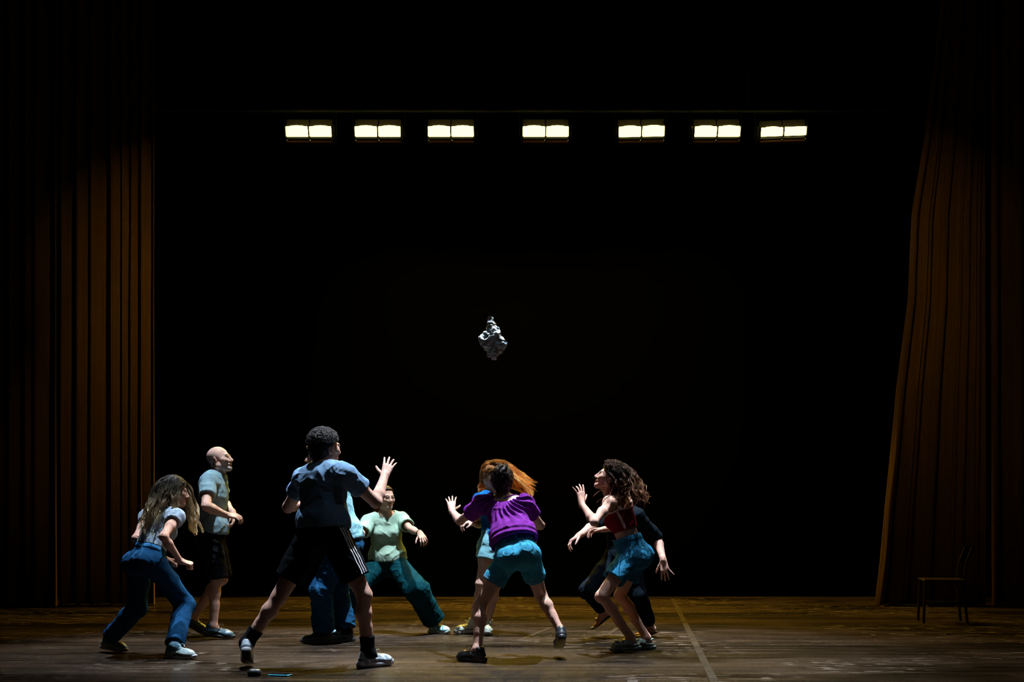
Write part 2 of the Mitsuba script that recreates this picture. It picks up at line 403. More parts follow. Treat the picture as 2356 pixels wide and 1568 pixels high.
names = ['leftmost', 'second from the left', 'third from the left', 'middle', 'third from the right', 'second from the right', 'rightmost']
lampx = [(-2.822, 0, 1), (-1.864, 0, 1), (-.849, 0, 1), (.468, 0, 1), (1.799, 1.2, 1), (2.851, .3, 1), (3.770, 2.0, .85)]
for i, (x, roll, sc) in enumerate(lampx):
    key = 'stage_lamp' + ('_%03d' % i if i else '')
    say(key, 'lit yellow two-cell lamp on the high bar, %s of the seven' % names[i], 'stage lamp', 'row of seven stage lamps')
    z = 6.50
    M = trimesh.transformations.rotation_matrix(-math.radians(roll), (0, 1, 0))
    def put(part, m, mat, **kw):
        m = m.copy()
        if part != 'yoke':
            m.apply_transform(M)
        m.apply_translation((x, LY, z))
        return add(key + '__' + part, m, mat, smooth=kw.pop('smooth', 30), **kw)
    w, h = .312, .140 * sc
    tl = trimesh.transformations.rotation_matrix(TILT, (1, 0, 0))
    body = box((.68, .24, .25), (0, .178, .02), .03)
    put('housing', body, 'black_metal')
    for sg in (-1, 1):
        m = lens_mesh(w, h, (.012 if i < 6 else (.012 if sg < 0 else .0)))
        m.apply_transform(tl); m.apply_translation((sg * .163, .0, 0))
        k = put('lens', m, 'lens_glass', emitter={'type': 'area', 'radiance': {'type': 'rgb', 'value': [3.4, 3.0, .84]}, 'sampling_weight': .12})
        rim = trimesh.util.concatenate([box((.010, .05, h + .02), (dx, -.01, 0)) for dx in (-.161, .161)] + [box((.33, .014, .008), (0, -.004, -h / 2 - .008))])
        rim.apply_transform(tl); rim.apply_translation((sg * .163, .0, 0))
        put('cell_rim', rim, 'black_metal', smooth=False)
        hood = box((.31, .006, .11), (0, 0, .062)); hood.apply_transform(trimesh.transformations.rotation_matrix(math.radians(-8), (1, 0, 0)))
        hood.apply_translation((sg * .163, .045, h / 2 + .0))
        put('hood', hood, 'hood_metal', smooth=False)
        bar = box((.305, .010, .022), (sg * .163, .068, -h / 2 - .050), .003)
        put('frame_bar', bar, 'frame_metal')
        side = -1 if i < 3 else 1
        tip = trimesh.creation.icosphere(2, .011); tip.apply_translation((sg * .163 + side * .15, .030, -h / 2 - .046))
        put('bar_tip', tip, 'metal', smooth=True)
    put('yoke', trimesh.util.concatenate([box((.012, .03, .34), (-.36, .15, .14)), box((.012, .03, .34), (.36, .15, .14)), box((.732, .03, .012), (0, .15, .31))]), 'black_metal', smooth=False)
    spot('stage_lamp_beam_%03d' % i, (x, LY - .22, z - .10), (x * .40 + .1, 13.6, 0), WARM_LAMP * sc * (.35, .75, 1, 1, .9, .5, .25)[i], 52, 14, 1.0)
add('lighting_bar', trimesh.util.concatenate([tube([(-6.5, LY + .15, 6.8425), (6.5, LY + .15, 6.8425)], .025, 12)] + [tube([(x, LY + .15, 6.83), (x, LY + .15, 10.0)], .006, 6) for x in (-6.2, -3.4, 0, 3.3, 6.2)]), 'black_metal', 'long black pipe with thin cables carrying the row of stage lamps', 'pipe')
cl = trimesh.util.concatenate([box((.03, .03, .05), (0, 0, 0), .008), trimesh.creation.icosphere(2, .02)])
cl.apply_translation((2.49, LY - .06, 6.545))
scene['pale_paint'] = {'type': 'principled', 'base_color': {'type': 'rgb', 'value': [.8, .75, .6]}, 'roughness': .4}
k = 'safety_clamp'
add(k, cl, 'pale_paint', 'tiny pale clamp beside the second stage lamp from the right', 'clamp')
add(k + '__arm', tube([(2.49, LY - .05, 6.56), (2.49, LY + .13, 6.83)], .006, 6), 'black_metal')

# ---- chair at the right
def chair(x, y):
    key = 'chair'
    say(key, 'dark wooden chair with a curved back standing by the right curtain', 'chair')
    R = trimesh.transformations.rotation_matrix(math.radians(78), (0, 0, 1))
    scene['chair_wood'] = {'type': 'principled', 'base_color': {'type': 'rgb', 'value': [.012, .0065, .003]}, 'roughness': .35, 'specular': .2}
    def put(part, m, smooth=35):
        m.apply_transform(R); m.apply_translation((x, y, 0)); add(key + '__' + part, m, 'chair_wood', smooth=smooth)
    put('seat', box((.42, .42, .025), (0, 0, .445), .01))
    n = 14
    a = np.linspace(-1, 1, n)
    vs = []
    for dz, dy, th in ((.62, -.20, 0), (.80, -.27, 0)):
        for t in (0, -.014):
            vs.append(np.c_[a * .20, dy - .045 * (1 - a ** 2) + t, np.full(n, dz)])
    A, B, C, D = vs
    v = np.vstack(vs); f = []
    for i in range(n - 1):
        for p, q in ((0, 2), (3, 1), (1, 0), (2, 3)):
            f += [[p * n + i, p * n + i + 1, q * n + i + 1], [p * n + i, q * n + i + 1, q * n + i]]
    put('backrest', trimesh.Trimesh(v, np.array(f), process=False))
    for sx in (-1, 1):
        put('leg', tube([(sx * .185, .185, .44), (sx * .20, .205, 0)], .014))
        put('leg', tube([(sx * .185, -.185, .44), (sx * .20, -.225, 0)], .014))
        put('back_post', tube([(sx * .19, -.19, .43), (sx * .193, -.21, .62), (sx * .197, -.275, .79)], .012))
        put('stretcher', tube([(sx * .192, .195, .2), (sx * .192, -.205, .2)], .008))
chair(4.52, 11.9)

# ---- things on the floor at the front
def on_floor(m, x, y, rz):
    m.apply_transform(trimesh.transformations.rotation_matrix(math.radians(rz), (0, 0, 1))); m.apply_translation((x, y, 0))
    return m
scene['phone_blue'] = {'type': 'principled', 'base_color': {'type': 'rgb', 'value': [.05, .42, .62]}, 'roughness': .25, 'specular': .5}
scene['black_glass'] = {'type': 'principled', 'base_color': {'type': 'rgb', 'value': [.008, .009, .012]}, 'roughness': .08, 'specular': .5}
scene['black_plastic'] = {'type': 'principled', 'base_color': {'type': 'rgb', 'value': [.012, .013, .016]}, 'roughness': .35, 'specular': .5}
say('phone', 'blue edged smartphone lying flat on the stage floor at the front', 'phone')
add('phone__body', on_floor(box((.146, .072, .010), (0, 0, .0055), .003), -1.545, 7.52, -16), 'phone_blue', smooth=30)
add('phone__screen', on_floor(box((.138, .066, .0016), (0, 0, .0111), .0005), -1.545, 7.52, -16), 'black_glass', smooth=False, label='dark glass screen')
say('case', 'small black rounded case on the floor left of the phone', 'case')
F = Field((-.09, -.09, -.02), (.09, .09, .09), .004)
F.cone((-.018, 0, .024), (.018, 0, .024), .022, .022, .01); F.cone((-.018, 0, .016), (.018, 0, .016), .022, .022, .02); F.cone((-.02, .012, .02), (.02, .012, .02), .02, .02, .02)
F.D = np.maximum(F.D, F.plane((0, 0, .0005), (0, 0, -1)))
add('case__shell', on_floor(F.mesh(), -1.71, 7.5, 6), 'black_plastic')
add('case__lid_seam', on_floor(tube([(-.043, -.004, .026), (-.03, -.0225, .026), (.03, -.0225, .026), (.043, -.004, .026)], .0016, 6), -1.71, 7.5, 6), 'phone_blue' if False else 'black_plastic')

# ---- the cloth in the air: a crumpled square whose corners stream up and down
def flying_cloth():
    X, Y0, s = -.156, 8.7, 8.7 / 2600
    prof = np.array([(0, -7, 8), (10, -7, 10), (20, -5, 12), (30, -4, 20), (40, -6, 25), (48, -14, 25), (54, -19, 24), (64, -26, 30), (76, -20, 33), (86, -15, 31), (96, -6, 23), (104, -2, 18), (112, -4, 16), (122, 5, 8)], float)
    # offsets in centimetres of the silhouette: drop, left, right
    prof[:, 0] *= .76
    n, k = 90, 72
    zz = np.linspace(0, prof[-1, 0], n)
    lt, rt = np.interp(zz, prof[:, 0], prof[:, 1]), np.interp(zz, prof[:, 0], prof[:, 2])
    a = np.linspace(0, 2 * np.pi, k, endpoint=False)
    v = []
    for i in range(n):
        c, w = (lt[i] + rt[i]) / 2, max((rt[i] - lt[i]) / 2, .5)
        d = w * .62 + 2
        v.append(np.c_[c + w * np.cos(a), d * np.sin(a), np.full(k, -zz[i])])
    v = np.vstack(v) * s
    idx = np.arange(n * k).reshape(n, k)
    f = []
    A, B = idx[:-1], idx[1:]; A2, B2 = np.roll(A, -1, 1), np.roll(B, -1, 1)
    f = np.vstack([np.stack([A, B, B2], -1).reshape(-1, 3), np.stack([A, B2, A2], -1).reshape(-1, 3)])
    cap = [[idx[0, 0], idx[0, j + 1], idx[0, j]] for j in range(1, k - 1)] + [[idx[-1, 0], idx[-1, j], idx[-1, j + 1]] for j in range(1, k - 1)]
    m = trimesh.Trimesh(v, np.vstack([f[:, ::-1], np.array(cap)[:, ::-1]]), process=False)
    if m.volume < 0: m.invert()
    p = m.vertices
    w = ridged(p * V(16, 16, 9) + 3, 5, 3)
    w2 = ridged(np.c_[p[:, 0] * 20 + p[:, 2] * 16, p[:, 1] * 20, p[:, 2] * 24 - p[:, 0] * 14], 8, 2)
    m = displace(m, .022 * w + .014 * w2 - .012)
    m = trimesh.Trimesh(m.vertices + V(X - .01, Y0, .97 - (733 - 1218) * s), m.faces, process=False)
    scene['white_cloth'] = two({'type': 'principled', 'base_color': {'type': 'rgb', 'value': [.55, .60, .66]}, 'roughness': .8, 'sheen': .2})
    add('flying_cloth', m, 'white_cloth', 'crumpled white cloth flying in the air above the dancers', 'cloth', smooth=True)
flying_cloth()

# joints of every dancer, in metres (x right, y away, z up)
JOINTS = {}
JOINTS['p1'] = dict(H=1.66, face=(1, 0.42, -0.12),
    head=(-2.654, 8.880, 1.267), neck=(-2.717, 8.820, 1.106), pelvis=(-2.811, 8.680, 0.736), sho_R=(-2.593, 8.720, 1.064), sho_L=(-2.878, 8.940, 1.066), hip_R=(-2.722, 8.630, 0.698), hip_L=(-2.894, 8.770, 0.700), elbow_R=(-2.612, 8.468, 0.918), elbow_L=(-2.894, 8.698, 0.903), wrist_R=(-2.526, 8.609, 0.732), wrist_L=(-2.694, 8.756, 0.744), knee_R=(-2.554, 8.831, 0.382), knee_L=(-2.914, 8.780, 0.362), ankle_R=(-2.549, 8.520, 0.092), ankle_L=(-3.198, 8.980, 0.055), toe_R=(-2.366, 8.460, 0.013), toe_L=(-3.053, 8.920, 0.013))
JOINTS['p2'] = dict(H=1.76, face=(1, -0.12, 0.18),
    head=(-2.627, 10.150, 1.599), neck=(-2.674, 10.150, 1.446), pelvis=(-2.709, 10.150, 0.931), sho_R=(-2.683, 9.980, 1.392), sho_L=(-2.679, 10.320, 1.415), hip_R=(-2.693, 10.060, 0.916), hip_L=(-2.721, 10.240, 0.915), elbow_R=(-2.644, 9.765, 1.173), elbow_L=(-2.648, 10.370, 1.225), wrist_R=(-2.528, 9.991, 1.101), wrist_L=(-2.521, 10.210, 1.119), knee_R=(-2.630, 10.070, 0.528), knee_L=(-2.633, 10.250, 0.525), ankle_R=(-2.650, 10.030, 0.114), ankle_L=(-2.895, 10.270, 0.172), toe_R=(-2.456, 10.010, 0.019), toe_L=(-2.797, 10.270, 0.014))
JOINTS['p3'] = dict(H=1.84, face=(0.72, 0.69, 0.03),
    head=(-1.331, 8.050, 1.549), neck=(-1.342, 8.000, 1.404), pelvis=(-1.330, 7.950, 0.946), sho_R=(-1.165, 7.910, 1.356), sho_L=(-1.487, 8.090, 1.331), hip_R=(-1.237, 7.920, 0.909), hip_L=(-1.412, 7.980, 0.909), elbow_R=(-0.974, 8.089, 1.166), elbow_L=(-1.634, 8.250, 1.135), wrist_R=(-0.933, 8.279, 1.362), wrist_L=(-1.547, 8.450, 1.191), knee_R=(-1.037, 7.930, 0.512), knee_L=(-1.639, 7.950, 0.499), ankle_R=(-1.015, 7.970, 0.106), ankle_L=(-1.861, 7.930, 0.119), toe_R=(-0.868, 8.090, 0.012), toe_L=(-1.892, 8.090, 0.049))
JOINTS['p4'] = dict(H=1.76, face=(-1, -0.05, -0.12),
    head=(-1.649, 9.700, 1.600), neck=(-1.574, 9.700, 1.440), pelvis=(-1.433, 9.700, 0.873), sho_R=(-1.617, 9.870, 1.357), sho_L=(-1.517, 9.530, 1.344), hip_R=(-1.446, 9.790, 0.827), hip_L=(-1.434, 9.610, 0.830), elbow_R=(-1.674, 9.980, 1.173), elbow_L=(-1.572, 9.440, 1.152), wrist_R=(-1.736, 9.900, 1.077), wrist_L=(-1.680, 9.580, 1.110), knee_R=(-1.525, 9.860, 0.439), knee_L=(-1.618, 9.560, 0.455), ankle_R=(-1.440, 9.800, 0.065), ankle_L=(-1.602, 9.640, 0.084), toe_R=(-1.544, 9.720, 0.005), toe_L=(-1.843, 9.620, 0.030))
JOINTS['p5'] = dict(H=1.63, face=(0.55, -0.83, -0.02),
    head=(-1.185, 10.620, 1.264), neck=(-1.196, 10.650, 1.093), pelvis=(-1.170, 10.670, 0.658), sho_R=(-1.347, 10.610, 1.035), sho_L=(-1.050, 10.710, 1.065), hip_R=(-1.245, 10.650, 0.630), hip_L=(-1.090, 10.650, 0.630), elbow_R=(-1.403, 10.364, 0.898), elbow_L=(-0.934, 10.464, 0.974), wrist_R=(-1.474, 10.300, 0.843), wrist_L=(-0.831, 10.246, 0.935), knee_R=(-1.439, 10.450, 0.460), knee_L=(-0.871, 10.386, 0.419), ankle_R=(-1.632, 10.500, 0.082), ankle_L=(-0.722, 10.600, 0.089), toe_R=(-1.676, 10.350, 0.027), toe_L=(-0.624, 10.530, 0.034))
JOINTS['p6'] = dict(H=1.68, face=(0.6, -0.75, -0.1),
    head=(-0.194, 10.530, 1.476), neck=(-0.183, 10.550, 1.295), pelvis=(-0.158, 10.550, 0.856), sho_R=(-0.296, 10.410, 1.238), sho_L=(-0.107, 10.710, 1.254), hip_R=(-0.210, 10.480, 0.825), hip_L=(-0.114, 10.620, 0.823), elbow_R=(-0.311, 10.650, 1.019), elbow_L=(0.137, 10.450, 1.091), wrist_R=(-0.376, 10.407, 1.038), wrist_L=(0.182, 10.261, 0.931), knee_R=(-0.289, 10.430, 0.473), knee_L=(-0.149, 10.470, 0.455), ankle_R=(-0.369, 10.550, 0.077), ankle_L=(-0.227, 10.530, 0.071), toe_R=(-0.484, 10.490, 0.026), toe_L=(-0.215, 10.330, 0.012))
JOINTS['p7'] = dict(H=1.66, face=(-0.12, 0.97, 0.05),
    head=(-0.080, 8.680, 1.344), neck=(-0.063, 8.620, 1.189), pelvis=(0.042, 8.380, 0.790), sho_R=(0.099, 8.580, 1.161), sho_L=(-0.243, 8.640, 1.156), hip_R=(0.122, 8.380, 0.764), hip_L=(-0.032, 8.380, 0.757), elbow_R=(0.223, 8.792, 1.004), elbow_L=(-0.408, 8.850, 1.038), wrist_R=(0.095, 8.800, 1.014), wrist_L=(-0.482, 9.072, 1.124), knee_R=(0.220, 8.650, 0.471), knee_L=(-0.239, 8.400, 0.414), ankle_R=(0.367, 8.520, 0.131), ankle_L=(-0.255, 8.290, 0.074), toe_R=(0.354, 8.680, 0.029), toe_L=(-0.414, 8.400, -0.006))
JOINTS['p8'] = dict(H=1.66, face=(-1, 0.1, 0.38),
    head=(0.780, 9.050, 1.384), neck=(0.820, 9.070, 1.221), pelvis=(0.968, 9.050, 0.782), sho_R=(0.926, 9.190, 1.182), sho_L=(0.769, 8.930, 1.180), hip_R=(1.003, 9.120, 0.746), hip_L=(0.931, 8.970, 0.742), elbow_R=(0.912, 9.411, 0.992), elbow_L=(0.634, 8.719, 1.030), wrist_R=(0.762, 9.300, 0.974), wrist_L=(0.548, 8.899, 1.179), knee_R=(0.873, 9.150, 0.439), knee_L=(0.694, 8.804, 0.452), ankle_R=(1.092, 9.190, 0.100), ankle_L=(0.947, 8.990, 0.119), toe_R=(0.964, 9.150, 0.020), toe_L=(0.804, 8.930, 0.029))
JOINTS['p9'] = dict(H=1.74, face=(-0.8, -0.6, -0.05),
    head=(0.979, 10.100, 1.320), neck=(0.987, 10.100, 1.156), pelvis=(0.987, 10.100, 0.737), sho_R=(0.851, 10.200, 1.092), sho_L=(1.108, 10.000, 1.093), hip_R=(0.922, 10.160, 0.708), hip_L=(1.050, 10.040, 0.711), elbow_R=(0.719, 9.937, 1.008), elbow_L=(1.304, 10.150, 0.892), wrist_R=(0.580, 9.733, 0.921), wrist_L=(1.334, 9.970, 0.705), knee_R=(0.666, 9.950, 0.434), knee_L=(1.114, 10.020, 0.392), ankle_R=(0.819, 10.242, 0.159), ankle_L=(1.249, 10.280, 0.033), toe_R=(0.708, 10.220, 0.050), toe_L=(1.064, 10.100, -0.017))

# ------------------------------------------------------------------ people
def creases(L, seed):
    """Sharp folds of cloth at three sizes, warped so that they bend."""
    wp = meshkit.fbm(L * 5 + seed, 2, seed)[:, None] - .5
    P = L + wp * V(.10, .10, .14)
    def cr(a, b, c, sd, p):
        n = meshkit.noise(np.stack([P @ V(*a), P @ V(*b), P @ V(*c)], 1) + seed * 1.7, sd)
        return (1 - np.abs(2 * n - 1)) ** p
    big = cr((8, 1.5, 1.2), (-1.5, 8, 1.2), (-.8, -.8, 2.2), seed + 1, 2.0)
    mid = cr((9, 3, 10), (-3, 10, 8), (-3.2, -2.6, 2.9), seed + 5, 2.2)
    mid2 = cr((10, -3, -9), (3, 10, -8), (3.2, 2.6, 2.9), seed + 6, 2.2)
    fine = cr((20, 5, 15), (-5, 21, 13), (-6, -5, 6), seed + 9, 2.2)
    fine2 = cr((21, -5, -15), (5, 20, -13), (6, 5, 6.5), seed + 12, 2.2)
    return .9 * big + .6 * mid + .5 * mid2 + .24 * fine + .22 * fine2 - .85

def fw_(s, sd):
    return s.footdir(sd)

class Body:
    """Joints in metres; frames and blended surface of one person."""
    def __init__(s, key, sex, skin, mass=1.0, up=None, bust=1.0):
        J = JOINTS[key]
        s.J = {k: V(*v) for k, v in J.items() if k not in ('H', 'face')}
        s.H, s.sex, s.skin, s.mass = J['H'], sex, V(*skin), mass
        s.q = s.H / 1.75 * mass
        s.bust = bust
        s.f = unit(V(*J['face']))
        s.hs = s.H * 0.132 / .228
        hc, nk = s.J['head'], s.J['neck']
        u = unit(hc - nk) * .4 + V(0, 0, 1) if up is None else V(*up)
        s.u = unit(u - (u @ s.f) * s.f)
        s.r = np.cross(s.f, s.u)
        s.HR = np.array([s.r, s.f, s.u])
        s.hc = hc
        s.feet = {}

    def spine(s, t):
        a, b = s.J['pelvis'], s.J['neck']
        up = unit(b - a)
        rt = unit(s.J['hip_R'] - s.J['hip_L']) * (1 - t) + unit(s.J['sho_R'] - s.J['sho_L']) * t
        rt = unit(rt - (rt @ up) * up)
        fw = np.cross(up, rt)
        arch = -.035 * s.q * math.sin(math.pi * min(max(t, 0), 1))
        return a + (b - a) * t + fw * (arch * .6 + .012 * s.q), np.array([rt, fw, up])

    def head_pt(s, r, f, u):
        return s.hc + s.hs * (r * s.r + f * s.f + u * s.u)

    TOR = {'m': [(-.02, .142, .106, .10, 0), (.16, .138, .102, .10, 0), (.34, .132, .098, .10, .005), (.52, .140, .104, .11, .01), (.70, .160, .112, .12, .01), (.86, .145, .094, .085, -.012)],
           'f': [(-.02, .142, .102, .10, 0), (.16, .136, .096, .09, 0), (.34, .118, .086, .09, .005), (.52, .120, .090, .10, .01), (.70, .134, .096, .11, .005), (.86, .122, .078, .075, -.012)]}

    def torso(s, F, e=0.0, k=.05, lo=-1, hi=2):
        q = s.q
        for t, a, b, c, fo in s.TOR[s.sex]:
            if lo <= t <= hi:
                p, R = s.spine(t)
                F.ell(p + R[1] * fo * q, R, (a * q + e, b * q + e, c * q + e), k)
        if lo <= -.02:
            p, R = s.spine(-.05)
            for sg in (-1, 1):
                F.ball(p + R[0] * sg * .066 * q - R[1] * .058 * q - R[2] * .02 * q, (.082 if s.sex == 'm' else .086) * q + e, k * .7)
        if hi >= .7:
            if s.sex == 'f':
                p, R = s.spine(.64)
                for sg in (-1, 1):
                    F.ell(p + R[0] * sg * .062 * q + R[1] * .078 * q, R, V(.055, .052, .055) * q * s.bust + e, .035)
            for sd in 'RL':
                sh = s.J['sho_' + sd]
                p, R = s.spine(.93)
                F.cone(p, sh, .052 * q + e, .05 * q + e, k)
                F.cone(s.J['neck'] + unit(s.hc - s.J['neck']) * .03, sh + V(0, 0, .008), .036 * q + e, .034 * q + e, k)

    def arms(s, F, e=0.0, parts='ud', k=.016):
        g = (1.0 if s.sex == 'm' else .82) * s.q
        for sd in 'RL':
            a, b, c = s.J['sho_' + sd], s.J['elbow_' + sd], s.J['wrist_' + sd]
            if 'u' in parts:
                F.ball(a, .055 * g + e, .04)
                F.cone(a, b, .049 * g + e, .040 * g + e, k)
                m = a + (b - a) * .48
                F.ball(m, .050 * g + e, .025)
            if 'd' in parts:
                F.ball(b, .036 * g + e, k)
                m = b + (c - b) * .28
                F.cone(b, m, .038 * g + e, .043 * g + e, k)
                F.cone(m, c, .043 * g + e, .026 * g + e, k)

    def legs(s, F, e=0.0, k=.035, sides='RL', shank=True):
        g = (1.0 if s.sex == 'm' else .92) * s.q
        for sd in sides:
            a, b, c = s.J['hip_' + sd], s.J['knee_' + sd], s.J['ankle_' + sd]
            fw = s.footdir(sd); ax = unit(c - b); fw = unit(fw - (fw @ ax) * ax)
            F.cone(a, b, (.088 if s.sex == 'm' else .084) * g + e, .052 * g + e, .02)
            tx = unit(b - a); tf = unit(fw - (fw @ tx) * tx)
            F.ball(a + (b - a) * .40 + tf * .012, .070 * g + e, .035)
            F.ball(b + fw * .004, .050 * g + e, .015)
            F.ball(b + fw * .022 + ax * .005, .031 * g + e, .014)
            if not shank: continue
            m = b + (c - b) * .30 - fw * .013 * g
            F.cone(b - fw * .004, m, .046 * g + e, .051 * g + e, .025)
            F.cone(m, b + (c - b) * .62 - fw * .006 * g, .051 * g + e, .038 * g + e, .025)
            F.cone(b + (c - b) * .55, c, .040 * g + e, .033 * g + e, .02)
            F.cone(b + (c - b) * .66 - fw * .022 * g, c - fw * .03 * g, .020 * g + e, .014 * g + e, .02)

    def footdir(s, sd):
        d = s.J['toe_' + sd] - s.J['ankle_' + sd]
        d[2] = 0
        return unit(d)

    def foot_frame(s, sd, pitch, lift=0.0, height=.095, roll=0.0):
        """Local frame of the foot: x to the toes, z up out of the sole; the ankle is set on it and the lowest point of the sole on the floor."""
        fd = s.footdir(sd); p = math.radians(pitch)
        x = fd * math.cos(p) - V(0, 0, 1) * math.sin(p)
        z = fd * math.sin(p) + V(0, 0, 1) * math.cos(p)
        if roll:
            y0 = np.cross(z, x); z = unit(z * math.cos(math.radians(roll)) + y0 * math.sin(math.radians(roll)))
        y = np.cross(z, x)
        L = s.H * .152
        o = s.J['ankle_' + sd] - z * height * s.q
        low = min((o + x * a * L)[2] for a in (-.25, .73))
        o = o + V(0, 0, lift - low + .001)
        s.J['ankle_' + sd] = o + z * height * s.q
        s.feet[sd] = (o, np.array([x, y, z]), L)

    def bare_feet(s, F, shod=True):
        for sd in 'RL':
            o, R, L = s.feet[sd]
            if shod:
                P = lambda a, b, c: o + R[0] * a * L + R[1] * b * L + R[2] * c
                F.cone(s.J['ankle_' + sd], P(-.12, 0, .052), .030 * s.q, .020 * s.q, .02)
                F.cone(s.J['ankle_' + sd], P(.34, 0, .048), .030 * s.q, .014 * s.q, .03)
                F.cone(P(-.1, 0, .050), P(.5, 0, .040), .018, .014, .02)
                continue
            P = lambda a, b, c: o + R[0] * a * L + R[1] * b * L + R[2] * c
            lat = 1 if sd == 'R' else -1   # towards the big toe (R[1] points to the left of the foot)
            F.cone(s.J['ankle_' + sd], P(-.17, 0, .035), .034 * s.q, .030 * s.q, .02)
            F.cone(s.J['ankle_' + sd], P(.36, .02 * lat, .030), .033 * s.q, .022 * s.q, .03)
            F.cone(P(-.1, 0, .028), P(.42, .09 * lat, .022), .024, .019, .03)
            F.cone(P(-.1, 0, .028), P(.36, -.09 * lat, .020), .024, .017, .03)
            for i in range(5):
                b = .13 - i * .062
                r = .0115 - .0015 * i + (.003 if i == 0 else 0)
                F.cone(P(.42 - .02 * i, b * lat, .018), P(.60 - .035 * i, (b + .01) * lat, .013), r + .002, r, .008)

    def head(s, F, jaw=1.0, nose=1.0, smile=0.0):
        P, h, R = s.head_pt, s.hs, s.HR
        F.ell(P(0, -.016, .032), R, V(.074, .096, .086) * h, .01)
        F.ell(P(0, .030, -.028), R, V(.060, .064, .074) * h, .03)
        for sg in (-1, 1):
            F.cone(P(.050 * sg * jaw, -.004, -.058), P(.012 * sg, .072, -.094), .022 * h, .017 * h, .03)
            F.ball(P(.042 * sg, .062, -.018), .022 * h, .03)
            F.ell(P(.031 * sg, .104, .004), R, V(.018, .016, .012) * h, .014, sub=True)
            F.ell(P(.031 * sg, .079, .003), R, V(.0145, .013, .0125) * h, .004)
            F.ell(P(.030 * sg, .080, .013), R, V(.018, .013, .005) * h, .006)
            F.ball(P(.0105 * sg, .103, -.033), .0085 * h * nose, .008)
            # ears
            c = P(.076 * sg, -.012, -.012)
            er = unit(s.r * sg * .9 - s.f * .35); eu = unit(s.u - s.f * .2)
            ef = np.cross(eu, er)
            F.ell(c + er * .004 * h, np.array([er, ef, eu]), V(.007, .019, .032) * h, .006)
            F.ell(c + er * .010 * h + ef * sg * 0 , np.array([er, ef, eu]), V(.006, .010, .018) * h, .006, sub=True)
        F.cone(P(-.036, .079, .024), P(.036, .079, .024), .0115 * h, .0115 * h, .016)
        F.ball(P(0, .078, -.094), .018 * h, .02)
        F.cone(P(0, .088, .016), P(0, .113 * (.5 + .5 * nose), -.026), .0075 * h, .0115 * h * nose, .012)
        # mouth
        w = .022 + .006 * smile
        for sg in (-1, 1):
            F.cone(P(0, .0985, -.0565), P(w * sg, .086, -.060 + .005 * smile), .0058 * h, .0035 * h, .006)
            F.cone(P(0, .0965, -.0675), P(w * sg * .9, .086, -.063 + .005 * smile), .0062 * h, .0035 * h, .006)
        nk = s.J['neck']
        g = (.056 if s.sex == 'm' else .046) * s.q
        F.cone(s.spine(.95)[0], P(0, -.026, -.062), g * 1.08, g, .035)
        F.cone(nk + s.spine(.9)[1][1] * .05, P(0, .02, -.075), g * .55, g * .6, .03)

    def hand(s, F, sd, d, n, curl=(20, 25, 15), splay=7.0, thumb=(35, 15, 15), k=.007, fan=None):
        """d: along the fingers, n: out of the palm. curl in degrees per joint."""
        h = s.H * (.108 if s.sex == 'm' else .104) / .19
        W = s.J['wrist_' + sd]
        d = unit(d); n = unit(np.asarray(n, float) - (np.asarray(n, float) @ d) * d)
        th = np.cross(d, n) if sd == 'R' else np.cross(n, d)
        P = lambda a, b, c: W + h * (a * d + b * th + c * n)
        base = [(.092, .030), (.096, .010), (.091, -.010), (.083, -.028)]
        lens = [(.043, .026, .022), (.048, .030, .023), (.044, .028, .023), (.035, .021, .020)]
        F.cone(W - d * .02, P(.02, 0, 0), .024 * h, .023 * h, .02)
        for i, (a, b) in enumerate(base):
            F.cone(P(.012, b * .55, 0), P(a, b, 0), .0145 * h, .0115 * h, .012)
            rot = math.radians((1.5 - i) * splay)
            if fan: rot = math.radians(fan[i])
            dr_ = unit(d * math.cos(rot) + th * math.sin(rot))
            p, ang = P(a, b, 0), 0.0
            r = (.0092, .0096, .0091, .0080)[i] * h
            for j in range(3):
                ang += math.radians(curl[j] if not isinstance(curl[0], (tuple, list)) else curl[i][j])
                e = p + h * lens[i][j] * (dr_ * math.cos(ang) + n * math.sin(ang))
                F.cone(p, e, r, r * .9, .004)
                p, r = e, r * .9
        p = P(.016, .020, .006)
        a0, a1, a2 = (math.radians(x) for x in thumb)
        dirs = [unit(d * math.cos(a0) + th * math.sin(a0) + n * .35), None, None]
        dirs[1] = unit(d * math.cos(a0 - a1) + th * math.sin(a0 - a1) + n * .35)
        dirs[2] = unit(d * math.cos(a0 - a1 - a2) + th * math.sin(a0 - a1 - a2) + n * .4)
        r = .0135 * h
        for dd, L in zip(dirs, (.046, .034, .027)):
            e = p + h * L * dd
            F.cone(p, e, r, r * .82, .008 if L > .04 else .004)
            p, r = e, r * .82

    def bounds(s, pad=.2):
        a = np.array(list(s.J.values()))
        return a.min(0) - pad, a.max(0) + pad

    def build(s, key, hands, head=None, tone=None, h=.005, shod=True):
        lo, hi = s.bounds()
        lo[2] = min(lo[2], 0) if lo[2] < .3 else lo[2]
        F = Field(lo, hi, h)
        s.torso(F); s.legs(F); s.arms(F); s.bare_feet(F, shod)
        s.head(F, **(head or {}))
        for sd, kw in hands.items():
            s.hand(F, sd, **kw)
        m = F.mesh()
        s.mesh = m
        v = m.vertices
        col = np.tile(s.skin, (len(v), 1)) * (0.9 + .2 * meshkit.fbm(v * 22, 3))[:, None]
        L = (v - s.hc) @ s.HR.T / s.hs
        r, f, u = np.abs(L[:, 0]), L[:, 1], L[:, 2]
        near = (np.abs(L) < .14).all(1)
        lips = near & (f > .084) & (r < .026) & (u < -.051) & (u > -.074)
        col[lips] = s.skin * V(.85, .5, .5)
        brow = near & (f > .068) & (r > .012) & (r < .050) & (np.abs(u - .026 + .25 * (r - .03) ** 2 / .02) < .0055)
        col[brow] = V(.03, .02, .015)
